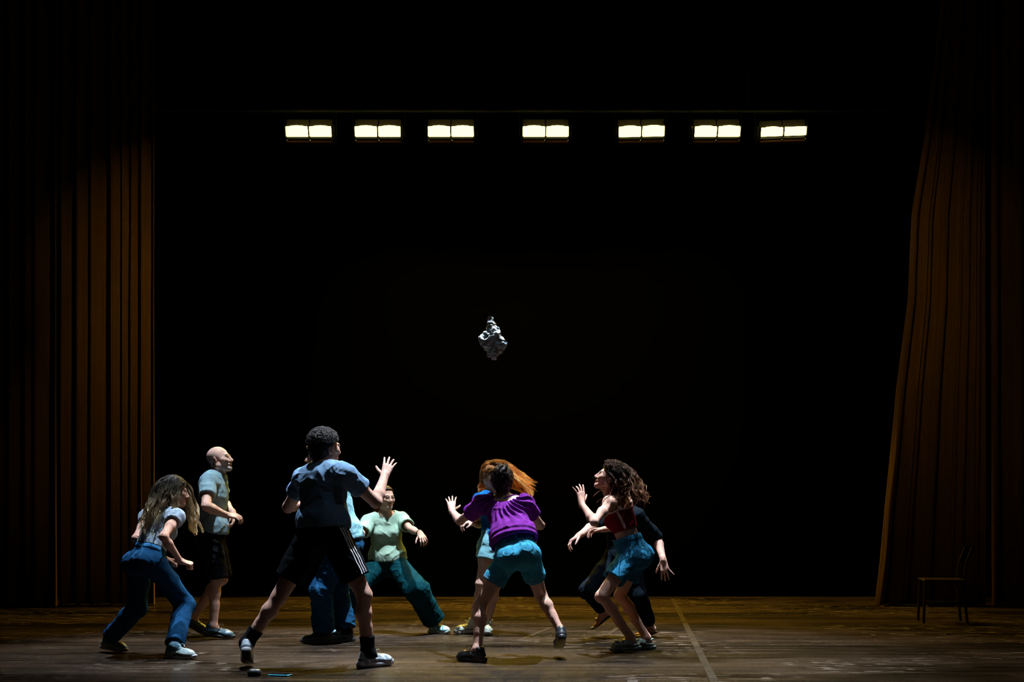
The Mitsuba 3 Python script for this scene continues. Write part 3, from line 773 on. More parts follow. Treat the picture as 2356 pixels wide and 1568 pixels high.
        eye = near & (f > .07) & (np.abs(r - .031) < .012) & (np.abs(u - .002) < .0055)
        col[eye] = V(.6, .58, .55)
        iris = near & (f > .07) & (np.abs(r - .031) < .0055) & (np.abs(u - .002) < .0055)
        col[iris] = V(.03, .02, .015)
        if tone:
            tone(s, v, L, col)
        add(key + '__body', m, 'skin', color=np.clip(col, 0, 1))
        return m

    # ---- clothing
    def cloth_field(s, h=.0055, pad=.2):
        lo, hi = s.bounds(pad)
        return Field(lo, hi, h)

    def top(s, key, part, color, e=.02, sleeve=.5, hem=0.0, neck=.085, neck_up=.045, flare=.012, hemflare=.0, fold=.010, upper=None, pattern=None,
            sleeve_cap=None, label=None, loose=None, neck_off=(0, 0), seed=1, k=.06):
        F = s.cloth_field()
        s.torso(F, e, k)
        if hemflare:
            for t in (hem + .02, hem + .16):
                p, R = s.spine(t)
                w, d = (.160, .118) if s.sex == 'm' else (.150, .112)
                F.ell(p, R, (w * s.q + hemflare, d * s.q + hemflare, .09), .07)
        if loose:
            for t, f, rt, rad in loose:
                p, R = s.spine(t); F.ball(p + R[1] * f + R[0] * rt, rad, .07)
        p, R = s.spine(hem)
        F.opening(p, -R[2], deep=.06)
        if upper is not None:
            p, R = s.spine(upper)
            F.opening(p, R[2], deep=.03, thick=.010)
        g = (1.0 if s.sex == 'm' else .86) * s.q
        if sleeve:
            for sd in 'RL':
                a, b = s.J['sho_' + sd], s.J['elbow_' + sd]
                fr = sleeve if not isinstance(sleeve, dict) else sleeve[sd]
                c = a + (b - a) * min(fr, 1)
                G = F.like()
                G.ball(a, .055 * g + e * .7, .02)
                G.cone(a, c + (b - a) * .04, .055 * g + e, .050 * g + e + flare, .03)
                if fr > 1:
                    w = s.J['wrist_' + sd]; c = b + (w - b) * (fr - 1)
                    G.cone(b, c + (w - b) * .04, .044 * g + e, .040 * g + e, .03)
                    G.opening(c, w - b, deep=.04, thick=.009)
                else:
                    G.opening(c, b - a, deep=.05, thick=.010)
                F.join(G, .022)
        nk = s.J['neck']; up = unit(s.hc - nk)
        R = s.spine(1)[1]
        F.ball(nk + up * neck_up + R[1] * neck_off[0] + R[0] * neck_off[1], neck, .008, sub=True)
        m = F.mesh()
        v = m.vertices
        p0, R0 = s.spine(.5)
        L = (v - p0) @ R0.T
        d = fold * creases(L, seed)
        if pattern:
            d = d + pattern(s, v, L)
        m = displace(m, d)
        col = V(*color) * (.85 + .3 * meshkit.fbm(v * 60, 2))[:, None]
        add(key + '__' + part, m, 'cloth', color=np.clip(col, 0, 1), label=label)
        return m

    def bottoms(s, key, part, color, e=.014, waist=.22, length=.5, rad=(.105, .085, .075), fold=.006, fade=None, label=None, seed=2, k=.05, drop=None, paint=None, fold2=None):
        """length: along the leg, 1 = knee, 2 = ankle. rad: at the hip, knee and hem."""
        F = s.cloth_field()
        s.torso(F, e, k, hi=.36)
        p, R = s.spine(waist)
        G0 = F.like()
        for sd in 'RL':
            a, b, c = s.J['hip_' + sd], s.J['knee_' + sd], s.J['ankle_' + sd]
            G = F.like()
            q = s.q
            if length <= 1:
                h = a + (b - a) * length
                s.legs(G, .007, sides=sd, shank=False)
                G.cone(a, h + (b - a) * .08, rad[0] * q, rad[2] * q, .03)
                G.opening(h, b - a, deep=.07)
            else:
                h = b + (c - b) * (length - 1)
                s.legs(G, .007, sides=sd)
                G.cone(a, b, rad[0] * q, rad[1] * q, .03)
                G.cone(b, h + (c - b) * .06, rad[1] * q, rad[2] * q, .05)
                n = unit(c - b)
                pl = G.plane(h, n)
                G.opening(h, n, deep=.06)
            G0.join(G, .02)
        F.join(G0, .045)
        F.opening(p, R[2], deep=.03, thick=.01)
        m = F.mesh()
        v = m.vertices
        d = np.zeros(len(v)); shade = np.ones(len(v))
        for sd in 'RL':
            a, b, c = s.J['hip_' + sd], s.J['knee_' + sd], s.J['ankle_' + sd]
            ax = unit(c - b)
            near = np.exp(-((v - b) @ ax) ** 2 / .02) 
            t1 = (v - c) @ ax
            ring = 1.6 * (1 - np.abs(2 * meshkit.noise(np.stack([t1 * 24 + (v @ unit(fw_(s, sd))) * 9, v[:, 0] * 4, v[:, 1] * 4], 1) + seed, seed) - 1)) ** 2 - .7
            wc = np.clip(1 - ((v - c) @ -ax) / .30, 0, 1) if length > 1.5 else 0
            mine = np.linalg.norm(v - (b if length > 1 else (a + b) / 2), axis=1) < .42
            d += np.where(mine, (fold2 if fold2 is not None else fold) * .8 * ring * (wc + .5 * near), 0)
        L = (v - s.J['pelvis']) @ R.T
        d += fold * creases(L * V(1, 1, 1.3), seed)
        m = displace(m, d)
        col = V(*color) * (.7 + .6 * meshkit.fbm(v * V(45, 45, 25), 3, seed))[:, None]
        if fade is not None:
            col = col + V(*fade) * np.clip(meshkit.fbm(v * 7 + 3, 2) - .35, 0, 1)[:, None]
        if paint:
            paint(s, v, L, col)
        add(key + '__' + part, m, 'cloth', color=np.clip(col, 0, 1), label=label)
        s.cut = m
        return m

    def ring(s, a, b, t, r, tube_r=.004, n=28):
        """A closed band around a limb."""
        c = a + (b - a) * t; ax = unit(b - a)
        x = unit(np.cross(ax, V(.3, .5, .8))); y = np.cross(ax, x)
        ang = np.linspace(0, 2 * np.pi, n)
        return tube(c + r * (np.cos(ang)[:, None] * x + np.sin(ang)[:, None] * y), tube_r, 6)

# ---- shoes
def outline(L, w=1.0):
    """Sole seen from above, x to the toes, for a right foot (big toe at +y)."""
    pts = [(-.205, 0, .122), (.10, -.012, .116), (.40, .0, .158), (.58, .02, .135), (.66, .03, .105)]
    return unary_union([LineString([(a[0] * L, a[1] * L), (b[0] * L, b[1] * L)]).buffer(min(a[2], b[2]) * L * w) for a, b in zip(pts, pts[1:])] + [Point(p[0] * L, p[1] * L).buffer(p[2] * L * w) for p in pts]).convex_hull.union(Point(0, 0).buffer(.001)).simplify(.0012)

def place(m, fr, left):
    o, R, L = fr
    v = np.array(m.vertices)
    if left:
        v[:, 1] *= -1
    f = m.faces[:, ::-1] if left else m.faces
    return trimesh.Trimesh(v @ R + o, f, process=False)

def sole_mesh(L, thick, w=1.0, flare=.004, toe_spring=.012, heel=0.0):
    po = outline(L, w)
    xs = np.array(po.exterior.coords)[:-1]
    xs = np.array([po.exterior.interpolate(t, normalized=True).coords[0] for t in np.linspace(0, 1, 56, endpoint=False)])
    c = V(.2 * L, 0)
    rings = []
    for z, g in ((0, -.006), (.004, 0), (thick * .55, flare), (thick * .9, 0), (thick, -.008)):
        d = xs - c; d = d / np.linalg.norm(d, axis=1, keepdims=True)
        xy = xs + d * g
        zz = z + toe_spring * np.clip((xy[:, 0] / L - .45) / .3, 0, 1.2) ** 2 + heel * np.clip(.3 - xy[:, 0] / L, 0, .4) * (z / thick)
        rings.append(np.c_[xy, zz])
    n = len(xs)
    v = np.vstack(rings + [[[c[0], 0, 0]], [[c[0], 0, thick]]])
    f = []
    for a in range(len(rings) - 1):
        for i in range(n):
            j = (i + 1) % n
            f += [[a * n + i, a * n + j, (a + 1) * n + j], [a * n + i, (a + 1) * n + j, (a + 1) * n + i]]
    t = (len(rings) - 1) * n
    for i in range(n):
        j = (i + 1) % n
        f += [[len(v) - 2, j, i], [len(v) - 1, t + i, t + j]]
    return trimesh.Trimesh(v, np.array(f), process=False)

def shoe(s, key, sd, style, color, sole_color, accent=None, lace=(.5, .5, .5), label=None):
    o, R, L = s.feet[sd]
    left = sd == 'L'
    k = key + '__shoe'
    i = 0
    while k in scene:
        i += 1
        k = key + '__shoe_%03d' % i
    th = {'trainer': .036, 'canvas': .026, 'black': .030, 'clog': .030, 'boot': .030}[style]
    hi = {'trainer': .098, 'canvas': .080, 'black': .096, 'clog': .075, 'boot': .140}[style]
    F = Field((-.36 * L, -.25 * L, -.01), (.86 * L, .25 * L, hi + .06), .0042)
    wd = 1.0 if style != 'clog' else 1.12
    P = lambda a, b, c: V(a * L, b * L, c)
    # last: heel, mid, toe box
    F.ell(P(-.13, 0, th + .018), np.eye(3), (.125 * L * wd, .108 * L * wd, .045), .02)
    F.cone(P(-.14, 0, th + .02), P(.06, 0, th + .02), .105 * L, .105 * L, .03, flat=((0, 0, 1), .55))
    F.cone(P(.10, 0, th + .022), P(.45, .0, th + .008), .118 * L * wd, .150 * L * wd, .04, flat=((0, 0, 1), .42 if style != 'clog' else .5))
    F.ell(P(.55, .015, th + (.006 if style != 'clog' else .012)), np.eye(3), (.17 * L, .142 * L * wd, .036 if style != 'clog' else .045), .03)
    F.cone(P(.02, 0, hi - .01), P(.40, .01, th + .024), .062 * L, .085 * L, .05)
    if style != 'clog':
        F.cone(P(-.13, 0, th), P(-.13, 0, hi - .006), .116 * L, .110 * L, .02)
        F.cone(P(-.02, 0, th), P(-.01, 0, hi), .124 * L, .130 * L, .03)
        if style == 'boot':
            F.cone(P(-.06, 0, th), P(-.05, 0, hi - .01), .118 * L, .12 * L, .03)
    else:
        F.cone(P(.10, 0, th + .02), P(.22, 0, th + .035), .11 * L, .12 * L, .03)
    F.D = np.maximum(F.D, F.plane(P(0, 0, th * .72), (0, 0, -1)))
    # collar
    F.cone(P(-.05, 0, hi + .012), P(-.03, 0, hi + .09), .104 * L, .135 * L, .006, sub=True)
    if style == 'clog':
        F.cone(P(-.06, 0, th + .03), P(-.1, 0, th + .14), .10 * L, .16 * L, .008, sub=True)
        F.D = np.maximum(F.D, -np.maximum(-F.plane(P(-.30, 0, th + .018), (0, 0, 1)), F.plane(P(.08, 0, 0), (1, 0, 0))))
        for a, b in [(.33, .0), (.33, .075), (.33, -.075), (.44, .04), (.44, -.04), (.54, .0), (.54, .08), (.54, -.07)]:
            F.cone(P(a, b, th + .02), P(a, b * 1.5, th + .09), .0085, .0085, .002, sub=True)
        for a in (.24, .36, .48, .60):
            for sg in (-1, 1):
                F.ball(P(a, sg * .158 - .01 * (a > .5) * sg, th + .012), .011, .002, sub=True)
    m = F.mesh()
    v = m.vertices
    col = np.tile(V(*color), (len(v), 1)) * (.85 + .3 * meshkit.fbm(v * 80, 2))[:, None]
    if accent is not None:
        x, y, z = v[:, 0] / L, v[:, 1] / L, v[:, 2]
        pan = (np.sin(x * 26 + z * 60) > .72) & (x > -.1) & (x < .5) | (x > .52) & (z > th + .018)
        pan |= (x < -.19) & (z > th + .03)
        col[pan] = V(*accent)
    if label: pass
    add(k, place(m, s.feet[sd], left), 'shoe', color=col, label=label)
    so = sole_mesh(L, th, 1.0 * (1.05 if style == 'clog' else 1.0), heel=.03 if style in ('trainer', 'black') else 0)
    sc = np.tile(V(*sole_color), (len(so.vertices), 1))
    if style in ('trainer', 'black'):
        sc[so.vertices[:, 2] < .006] = V(.02, .02, .022)
    add(k + '__sole', place(so, s.feet[sd], left), 'shoe', color=sc, smooth=True)
    if style == 'clog':
        a = np.linspace(-1, 1, 20)
        st = np.stack([(.09 - .33 * np.cos(a * np.pi / 2)) * L * .98, .115 * L * np.sin(a * np.pi / 2), th + .038 + .012 * np.cos(a * np.pi / 2)], 1)
        add(k + '__heel_strap', place(tube(st, .0075, 8), s.feet[sd], left), 'shoe', color=color)
    elif lace is not None:
        ps = []
        rng = np.random.default_rng(5)
        for j in range(5):
            x = .16 + .055 * j
            z = np.interp(x, [.02, .40], [hi + .006, th + .046])
            y = np.linspace(-.055, .055, 9)
            ps.append(np.stack([(x + .03 * (y / .055) * (-1) ** j) * L, y * L, z + .0065 - 1.5 * (y ** 2)], 1))
        tt = np.linspace(0, 1, 9)
        for sg in (-1, 1):
            z0 = np.interp(.16, [.02, .40], [hi + .006, th + .046])
            ps.append(np.stack([(.15 + .16 * tt) * L, sg * (.01 + .10 * np.sin(tt * 2.4)) * L, z0 + .008 + .022 * np.sin(tt * 3.0)], 1))
        add(k + '__laces', place(tubes(ps, .0022, sides=4), s.feet[sd], left), 'shoe', color=lace)
    return k

def sock(s, key, sd, up, color, r=.042):
    a, b = s.J['ankle_' + sd], s.J['knee_' + sd]
    c = a + (b - a) * up
    o, R, L = s.feet[sd]
    F = Field(np.minimum(a, c) - .16, np.maximum(a, c) + .16, .006)
    ax = unit(b - a); fw = R[0] - (R[0] @ ax) * ax
    F.cone(a, c + ax * .03, r * .98 * s.q, (r + .006) * s.q, .02)
    F.cone(a, o + R[0] * -.1 * L + R[2] * .045, .042 * s.q, .036 * s.q, .03)
    F.cone(a, o + R[0] * .2 * L + R[2] * .055, .040 * s.q, .03 * s.q, .03)
    F.opening(c, ax, deep=.03, thick=.008)
    m = F.mesh()
    lg = (m.vertices - a) @ ax
    m = displace(m, .0012 * np.sin(np.arctan2((m.vertices - a) @ np.cross(ax, unit(fw)), (m.vertices - a) @ unit(fw)) * 40))
    add(key + '__sock', m, 'cloth', color=color)

# ---- hair
def hair_cap(s, key, color, grow=.010, low=-.05, face=.035, k=.03, part='hair', bumps=.004, freq=60, fringe=.06, col_fn=None, extra=None, nape=-.10):
    """The mass of hair close to the skull."""
    P, h, R = s.head_pt, s.hs, s.HR
    F = Field(s.hc - .22, s.hc + .22, .005)
    F.ell(P(0, -.016, .034), R, V(.078 + grow, .100 + grow, .090 + grow) * h, .01)
    F.ell(P(0, -.05, -.03), R, V(.066 + grow, .058 + grow, .075 + grow) * h, .04)
    # face opening
    F.ell(P(0, .125, -.045), R, V(.078, .095, .105) * h, .012, sub=True)
    cut = F.plane(P(0, face, fringe), s.f * .8 - s.u * .55)
    F.D = np.maximum(F.D, -np.maximum(-cut, F.plane(P(0, 0, fringe + .02), s.u)))
    F.D = np.maximum(F.D, F.plane(P(0, -.05, nape), -s.u - s.f * .2))
    for sg in (-1, 1):
        F.ell(P(.085 * sg, .0, -.03), R, V(.03, .03, .04) * h, .01, sub=True)
    if extra:
        extra(F)
    m = F.mesh()
    m = displace(m, bumps * ridged(m.vertices * freq, 4))
    L = (m.vertices - s.hc) @ s.HR.T / s.hs
    col = V(*color) * (.6 + .8 * meshkit.fbm(m.vertices * 90, 2))[:, None]
    if col_fn: col = col_fn(L, col)
    return add(key + '__' + part, m, 'hair', color=col)

def strands(s, key, n, end, mids=None, root=(.02, .018, .012), tip=(.02, .018, .012), wave=.008, waves=3.0, r=(.0022, .0012), seed=3, K=16, cone=(-.35, .30), bulge=.03, reach=.10,
            name='hair__strand', flow=None, pw=1.5, side=None, grow=.006, lock=5, fuzz=.010):
    rng = np.random.default_rng(seed)
    paths, cols = [], []
    while len(paths) < n:
        d = unit(rng.normal(size=3))
        if d[2] < cone[0] or (d[1] > cone[1] and d[2] < .62) or d[1] > .75:
            continue
        if side is not None and not side(d):
            continue
        sem = V(.078, .100, .090) + grow
        p0 = s.head_pt(*(V(0, -.016, .034) + d * sem))
        nn = unit(d / sem) @ s.HR
        p3 = end(d, rng)
        w = unit((p3 - p0) if flow is None else flow(d))
        tg = w - (w @ nn) * nn
        p1 = p0 + (tg * reach + nn * bulge) * s.hs
        p2 = p0 * .32 + p3 * .68 if mids is None else mids(d, p0, p3, rng)
        t = np.linspace(0, 1, K)[:, None]
        b = (1 - t) ** 3 * p0 + 3 * (1 - t) ** 2 * t * p1 + 3 * (1 - t) * t ** 2 * p2 + t ** 3 * p3
        ph = rng.uniform(0, 6.28); ph2 = ph + rng.uniform(1, 2)
        ax = unit(p3 - p0); x = unit(np.cross(ax, V(.2, .4, .9))); y = np.cross(ax, x)
        L = np.linalg.norm(p3 - p0)
        a = wave * t ** .7 * rng.uniform(.6, 1.3)
        b = b + a * (np.cos(ph + t * waves * 6.28 * rng.uniform(.85, 1.15)) * x + np.sin(ph2 + t * waves * 6.28) * y)
        lt = rng.uniform(.75, 1.25)
        for _ in range(lock):
            o = rng.normal(size=3) * fuzz * np.minimum(t * 3, 1) * (1 - .45 * t)
            stop = rng.uniform(.86, 1.06)
            ts = np.clip(t[:, 0] * stop, 0, 1) * (K - 1)
            i0 = np.minimum(ts.astype(int), K - 2)
            bb = b[i0] + (b[i0 + 1] - b[i0]) * (ts - i0)[:, None]
            paths.append(bb + o)
            cols.append((V(*root) + (V(*tip) - V(*root)) * t ** pw) * lt * rng.uniform(.7, 1.3))
    m = tubes(paths, r[0], r[1])
    col = np.repeat(np.array(cols).reshape(-1, 3), 3, axis=0)
    return add(key + '__' + name, m, 'hair', color=np.clip(col, 0, 1), kind='stuff')

def curls(s, key, n, rad, thick, color, seed=4, keep=None, grow=.012, name='hair__curl', turns=1.6, long=.02):
    rng = np.random.default_rng(seed)
    paths = []
    while len(paths) < n:
        d = unit(rng.normal(size=3))
        if keep is not None and not keep(d):
            continue
        sem = V(.078, .100, .090) + grow
        p0 = s.head_pt(*(V(0, -.016, .034) + d * sem)); nn = unit(d / sem) @ s.HR
        ax = unit(nn * rng.uniform(.1, .8) + rng.normal(size=3) * .6)
        x = unit(np.cross(ax, V(.2, .4, .9))); y = np.cross(ax, x)
        t = np.linspace(0, 1, 14)[:, None]
        a = 6.28 * turns * t + rng.uniform(0, 6.28)
        rr = rad * rng.uniform(.7, 1.2) 
        paths.append(p0 + ax * (t - .3) * long * rng.uniform(.6, 1.4) + rr * (np.cos(a) * x + np.sin(a) * y))
    m = tubes(paths, thick, thick * .8, sides=4)
    tone = np.repeat(rng.uniform(.5, 1.5, n), 14 * 4)
    return add(key + '__' + name, m, 'hair', color=V(*color) * tone[:, None], kind='stuff')

# ------------------------------------------------------------------ the dancers
def person(key, label):
    say(key, label, 'person', 'dancers on the stage')

# woman at the far left
def woman_long_hair():
    k = 'person'
    person(k, 'woman at the far left crouching in jeans, long dark hair blond at the tips')
    b = Body('p1', 'f', (.52, .29, .215))
    b.foot_frame('R', 0); b.foot_frame('L', 6)
    b.build(k, {'R': dict(d=(.93, .25, -.28), n=(-.1, .35, -1), curl=(75, 95, 60), splay=2, thumb=(30, 45, 30)),
                'L': dict(d=(.8, .4, -.2), n=(0, -.3, -1), curl=(75, 95, 60), splay=2, thumb=(30, 45, 30))})
    rib = lambda s, v, L: .0022 * np.sin(L[:, 0] * 260)
    b.top(k, 'top', (.30, .37, .45), e=.012, sleeve=.24, hem=.26, neck=.10, neck_up=.03, fold=.005, flare=.006, pattern=rib, seed=2)
    j = b.bottoms(k, 'jeans', (.005, .031, .078), e=.014, waist=.24, length=1.93, rad=(.084, .066, .070), fold=.006, fade=(.005, .03, .06))
    p, R = b.spine(.21)
    a = np.linspace(-1.5, 1.5, 30)
    add(k + '__jeans__waistband', ribbon(j, [p + R[0] * .155 * math.sin(x) - R[1] * .125 * math.cos(x) for x in a], .035, .002), 'cloth', color=(.03, .14, .29))
    for sg in (-1, 1):
        q0, _ = b.spine(.06)
        c = q0 + R[0] * sg * .075 - R[1] * .16
        pts = [c + R[0] * x * .045 + R[2] * z for x, z in ((-1, .05), (1, .05), (1, -.05), (0, -.075), (-1, -.05), (-1, .05))]
        add(k + '__jeans__pocket_seam', ribbon(j, pts, .006, .001, .002, 40), 'cloth', color=(.06, .20, .36))
    for sd in 'RL':
        shoe(b, k, sd, 'canvas', (.17, .225, .225), (.40, .43, .46), lace=(.7, .75, .75), label='pale canvas sneaker')
        sock(b, k, sd, .12, (.05, .10, .13), .040)
    hair_cap(b, k, (.016, .012, .010), grow=.014, fringe=.05, face=.045)
    back = unit(V(-.55, -.75, 0))
    def end(d, rng):
        if d[0] < -.15 and d[1] > -.35:
            return V(-2.490, 8.95, .985) + V(.040, .03, .07) * rng.uniform(-1, 1, 3)
        if d[0] > .35 and d[1] > .1:
            return V(-2.60, 8.70, 1.03) + V(.03, .03, .05) * rng.uniform(-1, 1, 3)
        w = rng.uniform(-1, 1)
        return V(-2.735 + .10 * w, 8.66 + .05 * w, .985 + .05 * w) + V(.03, .03, .07) * rng.normal(size=3) * .8
    def mids(d, p0, p3, rng):
        return p0 * .45 + p3 * .55 + V(-.02, -.05, .03) if p3[0] < -2.55 else p0 * .4 + p3 * .6 + V(.03, 0, .03)
    strands(b, k, 560, end, mids, root=(.010, .007, .006), tip=(1.0, .80, .50), wave=.020, waves=2.4, r=(.0023, .0012), reach=.08, bulge=.04, name='hair__strands', seed=3, pw=3.7, cone=(-.45, .38), K=22, lock=7, fuzz=.010)

def bald_man():
    k = 'person_001'
    person(k, 'bald man with a grey beard walking in grey tee and black knee-length shorts')
    b = Body('p2', 'm', (.54, .33, .26))
    b.foot_frame('R', 6, .0); b.foot_frame('L', 28)
    def tone(s, v, L, col):
        r, f, u = np.abs(L[:, 0]), L[:, 1], L[:, 2]
        beard = (f > .015) & (u < -.045) & (u > -.13) & (r < .07) & ~((u > -.072) & (u < -.052) & (r < .022))
        mous = (f > .082) & (f < .1025) & (np.abs(u + .0485) < .005) & (r < .026)
        g = meshkit.fbm(v * 260, 2)
        w = np.where((beard & (u < -.075)) | mous, .95, np.where(beard, .55, 0)) * (.6 + .6 * g)
        w = np.clip(w, 0, 1)[:, None]
        col[:] = col * (1 - w) + V(.42, .42, .43) * w
        short = (f < .03) & (u > -.05)  & (np.linalg.norm(L * V(1, 1, 1), axis=1) < .14) & ~((r > .066) & (u < .03) & (f > -.045))
        w = (np.where(short, .85, 0) * np.clip((.085 - u) / .07, 0, 1) * np.clip((.012 - f) / .035 + .4 * (u < .0) * (f < -.02), 0, 1) * (.7 + .5 * meshkit.fbm(v * 200, 2)))[:, None]
        w = np.clip(w, 0, .95)
        col[:] = col * (1 - w) + V(.03, .035, .04) * w
    b.build(k, {'R': dict(d=(.95, .25, -.12), n=(-.1, .55, -.85), curl=(28, 45, 30), splay=4, thumb=(35, 20, 20)),
                'L': dict(d=(.15, -.45, -1), n=(-.85, -.3, .1), curl=(30, 45, 30), splay=4, thumb=(35, 20, 20))}, dict(smile=.6), tone)
    m = b.top(k, 'shirt', (.145, .225, .255), e=.012, sleeve=.58, hem=.02, neck=.080, neck_up=.05, fold=.011, flare=.008, hemflare=.016, seed=4)
    nk = b.J['neck']; up = unit(b.hc - nk)
    R = b.spine(1)[1]
    F = Field(nk - .2, nk + .2, .005)
    F.cone(nk + R[1] * .03 - up * .005, nk + up * .055 + R[1] * .02, .092, .074, .01)
    F.cone(nk + R[1] * .035 - up * .05, nk + up * .13 + R[1] * .02, .072, .072, .005, sub=True)
    F.cone(nk + R[1] * .06 + up * .02, nk + R[1] * .16 + up * .05, .02, .035, .005, sub=True)
    F.D = np.maximum(F.D, np.maximum(F.plane(nk + up * .055, up), F.plane(nk - up * .01, -up)))
    add(k + '__shirt__collar', F.mesh(), 'cloth', color=(.145, .215, .245))
    for sd in 'RL':
        a, c = b.J['sho_' + sd], b.J['elbow_' + sd]
    b.bottoms(k, 'shorts', (.005, .006, .0075), e=.012, waist=.14, length=.98, rad=(.104, .10, .094), fold=.008, label='black knee-length shorts')
    for sd in 'RL':
        shoe(b, k, sd, 'black', (.020, .055, .075), (.03, .035, .04), lace=(.03, .04, .05), label='dark trainer')

def tall_man():
    k = 'person_002'
    person(k, 'tall curly haired man seen from behind, blue tee, black shorts with white side stripes')
    b = Body('p3', 'm', (.47, .27, .205), up=(0, 0, 1))
    b.foot_frame('R', 0); b.foot_frame('L', 24)
    b.build(k, {'R': dict(d=(.22, .55, .82), n=(-.15, .78, -.55), curl=(10, 14, 10), splay=9, thumb=(48, 8, 8)),
                'L': dict(d=(.6, .6, .2), n=(.3, .3, -1), curl=(60, 70, 50), splay=2)})
    b.top(k, 'shirt', (.15, .245, .37), e=.010, sleeve=.50, hem=.085, neck=.100, neck_up=.055, fold=.013, flare=.006, hemflare=.012, seed=7, neck_off=(.01, 0))
    sh = b.bottoms(k, 'shorts', (.004, .005, .0065), e=.012, waist=.16, length=.70, rad=(.100, .1, .096), fold=.007, label='black sports shorts')
    p, R = b.spine(.13)
    a0, a1 = b.J['hip_R'], b.J['knee_R']
    ax = unit(a1 - a0)
    side = unit(V(.80, -.62, .1)); side = unit(side - (side @ ax) * ax); q = np.cross(ax, side)
    for i in range(3):
        w = (i - 1) * .024
        pts = [p + R[0] * .165 - R[1] * .05 + q * w] + [a0 + (a1 - a0) * t + side * .12 + q * w for t in (-.05, .1, .25, .4, .55, .685)]
        add(k + '__shorts__stripe', ribbon(sh, pts, .012, .002, .002, 60), 'cloth', color=(.62, .64, .68), label='white side stripe')
    for sd in 'RL':
        shoe(b, k, sd, 'trainer', (.13, .17, .21), (.36, .37, .41), accent=(.38, .43, .49), lace=(.72, .76, .8), label='silver grey running shoe')
        sock(b, k, sd, .30, (.008, .009, .011), .046)
    keep = lambda d: d[2] > .10 + .30 * max(d[1], 0) and not (d[1] > .72 and d[2] < .5)
    hair_cap(b, k, (.010, .009, .009), grow=.003, bumps=.003, fringe=.05, nape=-.085)
    curls(b, k, 1500, .0100, .0024, (.085, .076, .076), keep=lambda d: keep(d + V(0, 0, .12) * np.sin(d[0] * 17 + d[1] * 23)), grow=.010, name='hair__curls', turns=1.5, long=.016)

def hidden_man():
    k = 'person_003'
    person(k, 'man mostly hidden behind the tall man, in teal shirt, blue jeans and dark boots')
    b = Body('p4', 'm', (.50, .30, .22), up=(0, 0, 1))
    b.foot_frame('R', 0); b.foot_frame('L', 0)
    b.build(k, {'R': dict(d=(-.8, 0, -.3), n=(0, .2, -1), curl=(40, 45, 30)), 'L': dict(d=(-.8, 0, -.3), n=(0, .3, -1), curl=(40, 45, 30))}, dict(nose=1.15))
    b.top(k, 'shirt', (.15, .30, .34), e=.024, sleeve=.60, hem=.0, neck=.085, neck_up=.045, fold=.013, flare=.018, hemflare=.032, seed=11)
    j = b.bottoms(k, 'jeans', (.006, .036, .085), e=.016, waist=.12, length=1.94, rad=(.100, .084, .085), fold=.009, fade=(.005, .03, .05), fold2=.012)
    p, R = b.spine(-.05)
    c = p - R[0] * .08 - R[1] * .16
    pts = [c + R[0] * x * .05 + R[2] * z for x, z in ((-1, .06), (1, .06), (1, -.06), (0, -.085), (-1, -.06), (-1, .06))]
    add(k + '__jeans__pocket_seam', ribbon(j, pts, .007, .001, .002, 40), 'cloth', color=(.07, .2, .33))
    for sd in 'RL':
        shoe(b, k, sd, 'boot', (.018, .032, .038), (.02, .025, .03), lace=(.02, .03, .035), label='dark lace-up boot')
        sock(b, k, sd, .25, (.01, .012, .014), .046)
    hair_cap(b, k, (.06, .04, .022), grow=.010, fringe=.055)
    curls(b, k, 260, .011, .003, (.10, .06, .03), keep=lambda d: d[2] > .05 and not (d[1] > .8 and d[2] < .4), grow=.016, name='hair__curls')

def green_woman():
    k = 'person_004'
    person(k, 'woman in pale green tee and wide teal trousers, lunging and facing the front')
    b = Body('p5', 'f', (.38, .225, .16), up=(0, 0, 1), mass=1.03)
    b.foot_frame('R', 0); b.foot_frame('L', 0)
    b.build(k, {'R': dict(d=(-.3, -.8, -.4), n=(.1, .3, -1), curl=(35, 40, 25)),
                'L': dict(d=(.35, -.80, -.45), n=(.1, .35, -.95), curl=(28, 45, 25), splay=8, thumb=(45, 10, 10))})
    b.top(k, 'shirt', (.25, .36, .275), e=.014, sleeve=.62, hem=.05, neck=.092, neck_up=.03, fold=.008, flare=.010, hemflare=.014, seed=15)
    def paint(s, v, L, col): pass
    b.bottoms(k, 'trousers', (.0015, .022, .028), e=.022, waist=.16, length=1.90, rad=(.100, .108, .104), fold=.010, fade=(.0, .014, .017), label='wide dark teal trousers')
    for sd in 'RL':
        shoe(b, k, sd, 'canvas', (.12, .32, .38), (.5, .6, .62), accent=(.55, .66, .68), lace=(.6, .7, .7), label='blue and white sneaker')
    add(k + '__bracelet', b.ring(b.J['elbow_L'], b.J['wrist_L'], .92, .031, .0035), 'shoe', color=(.05, .04, .03))
    hair_cap(b, k, (.010, .007, .005), grow=.007, fringe=.07, bumps=.0015)
    tail = V(-1.30, 10.72, 1.13)
    strands(b, k, 40, lambda d, rng: tail + V(.02, .02, .03) * rng.normal(size=3), root=(.022, .014, .010), tip=(.10, .05, .03), wave=.004, r=(.003, .0016), seed=6, cone=(-.1, -.3), name='hair__ponytail')

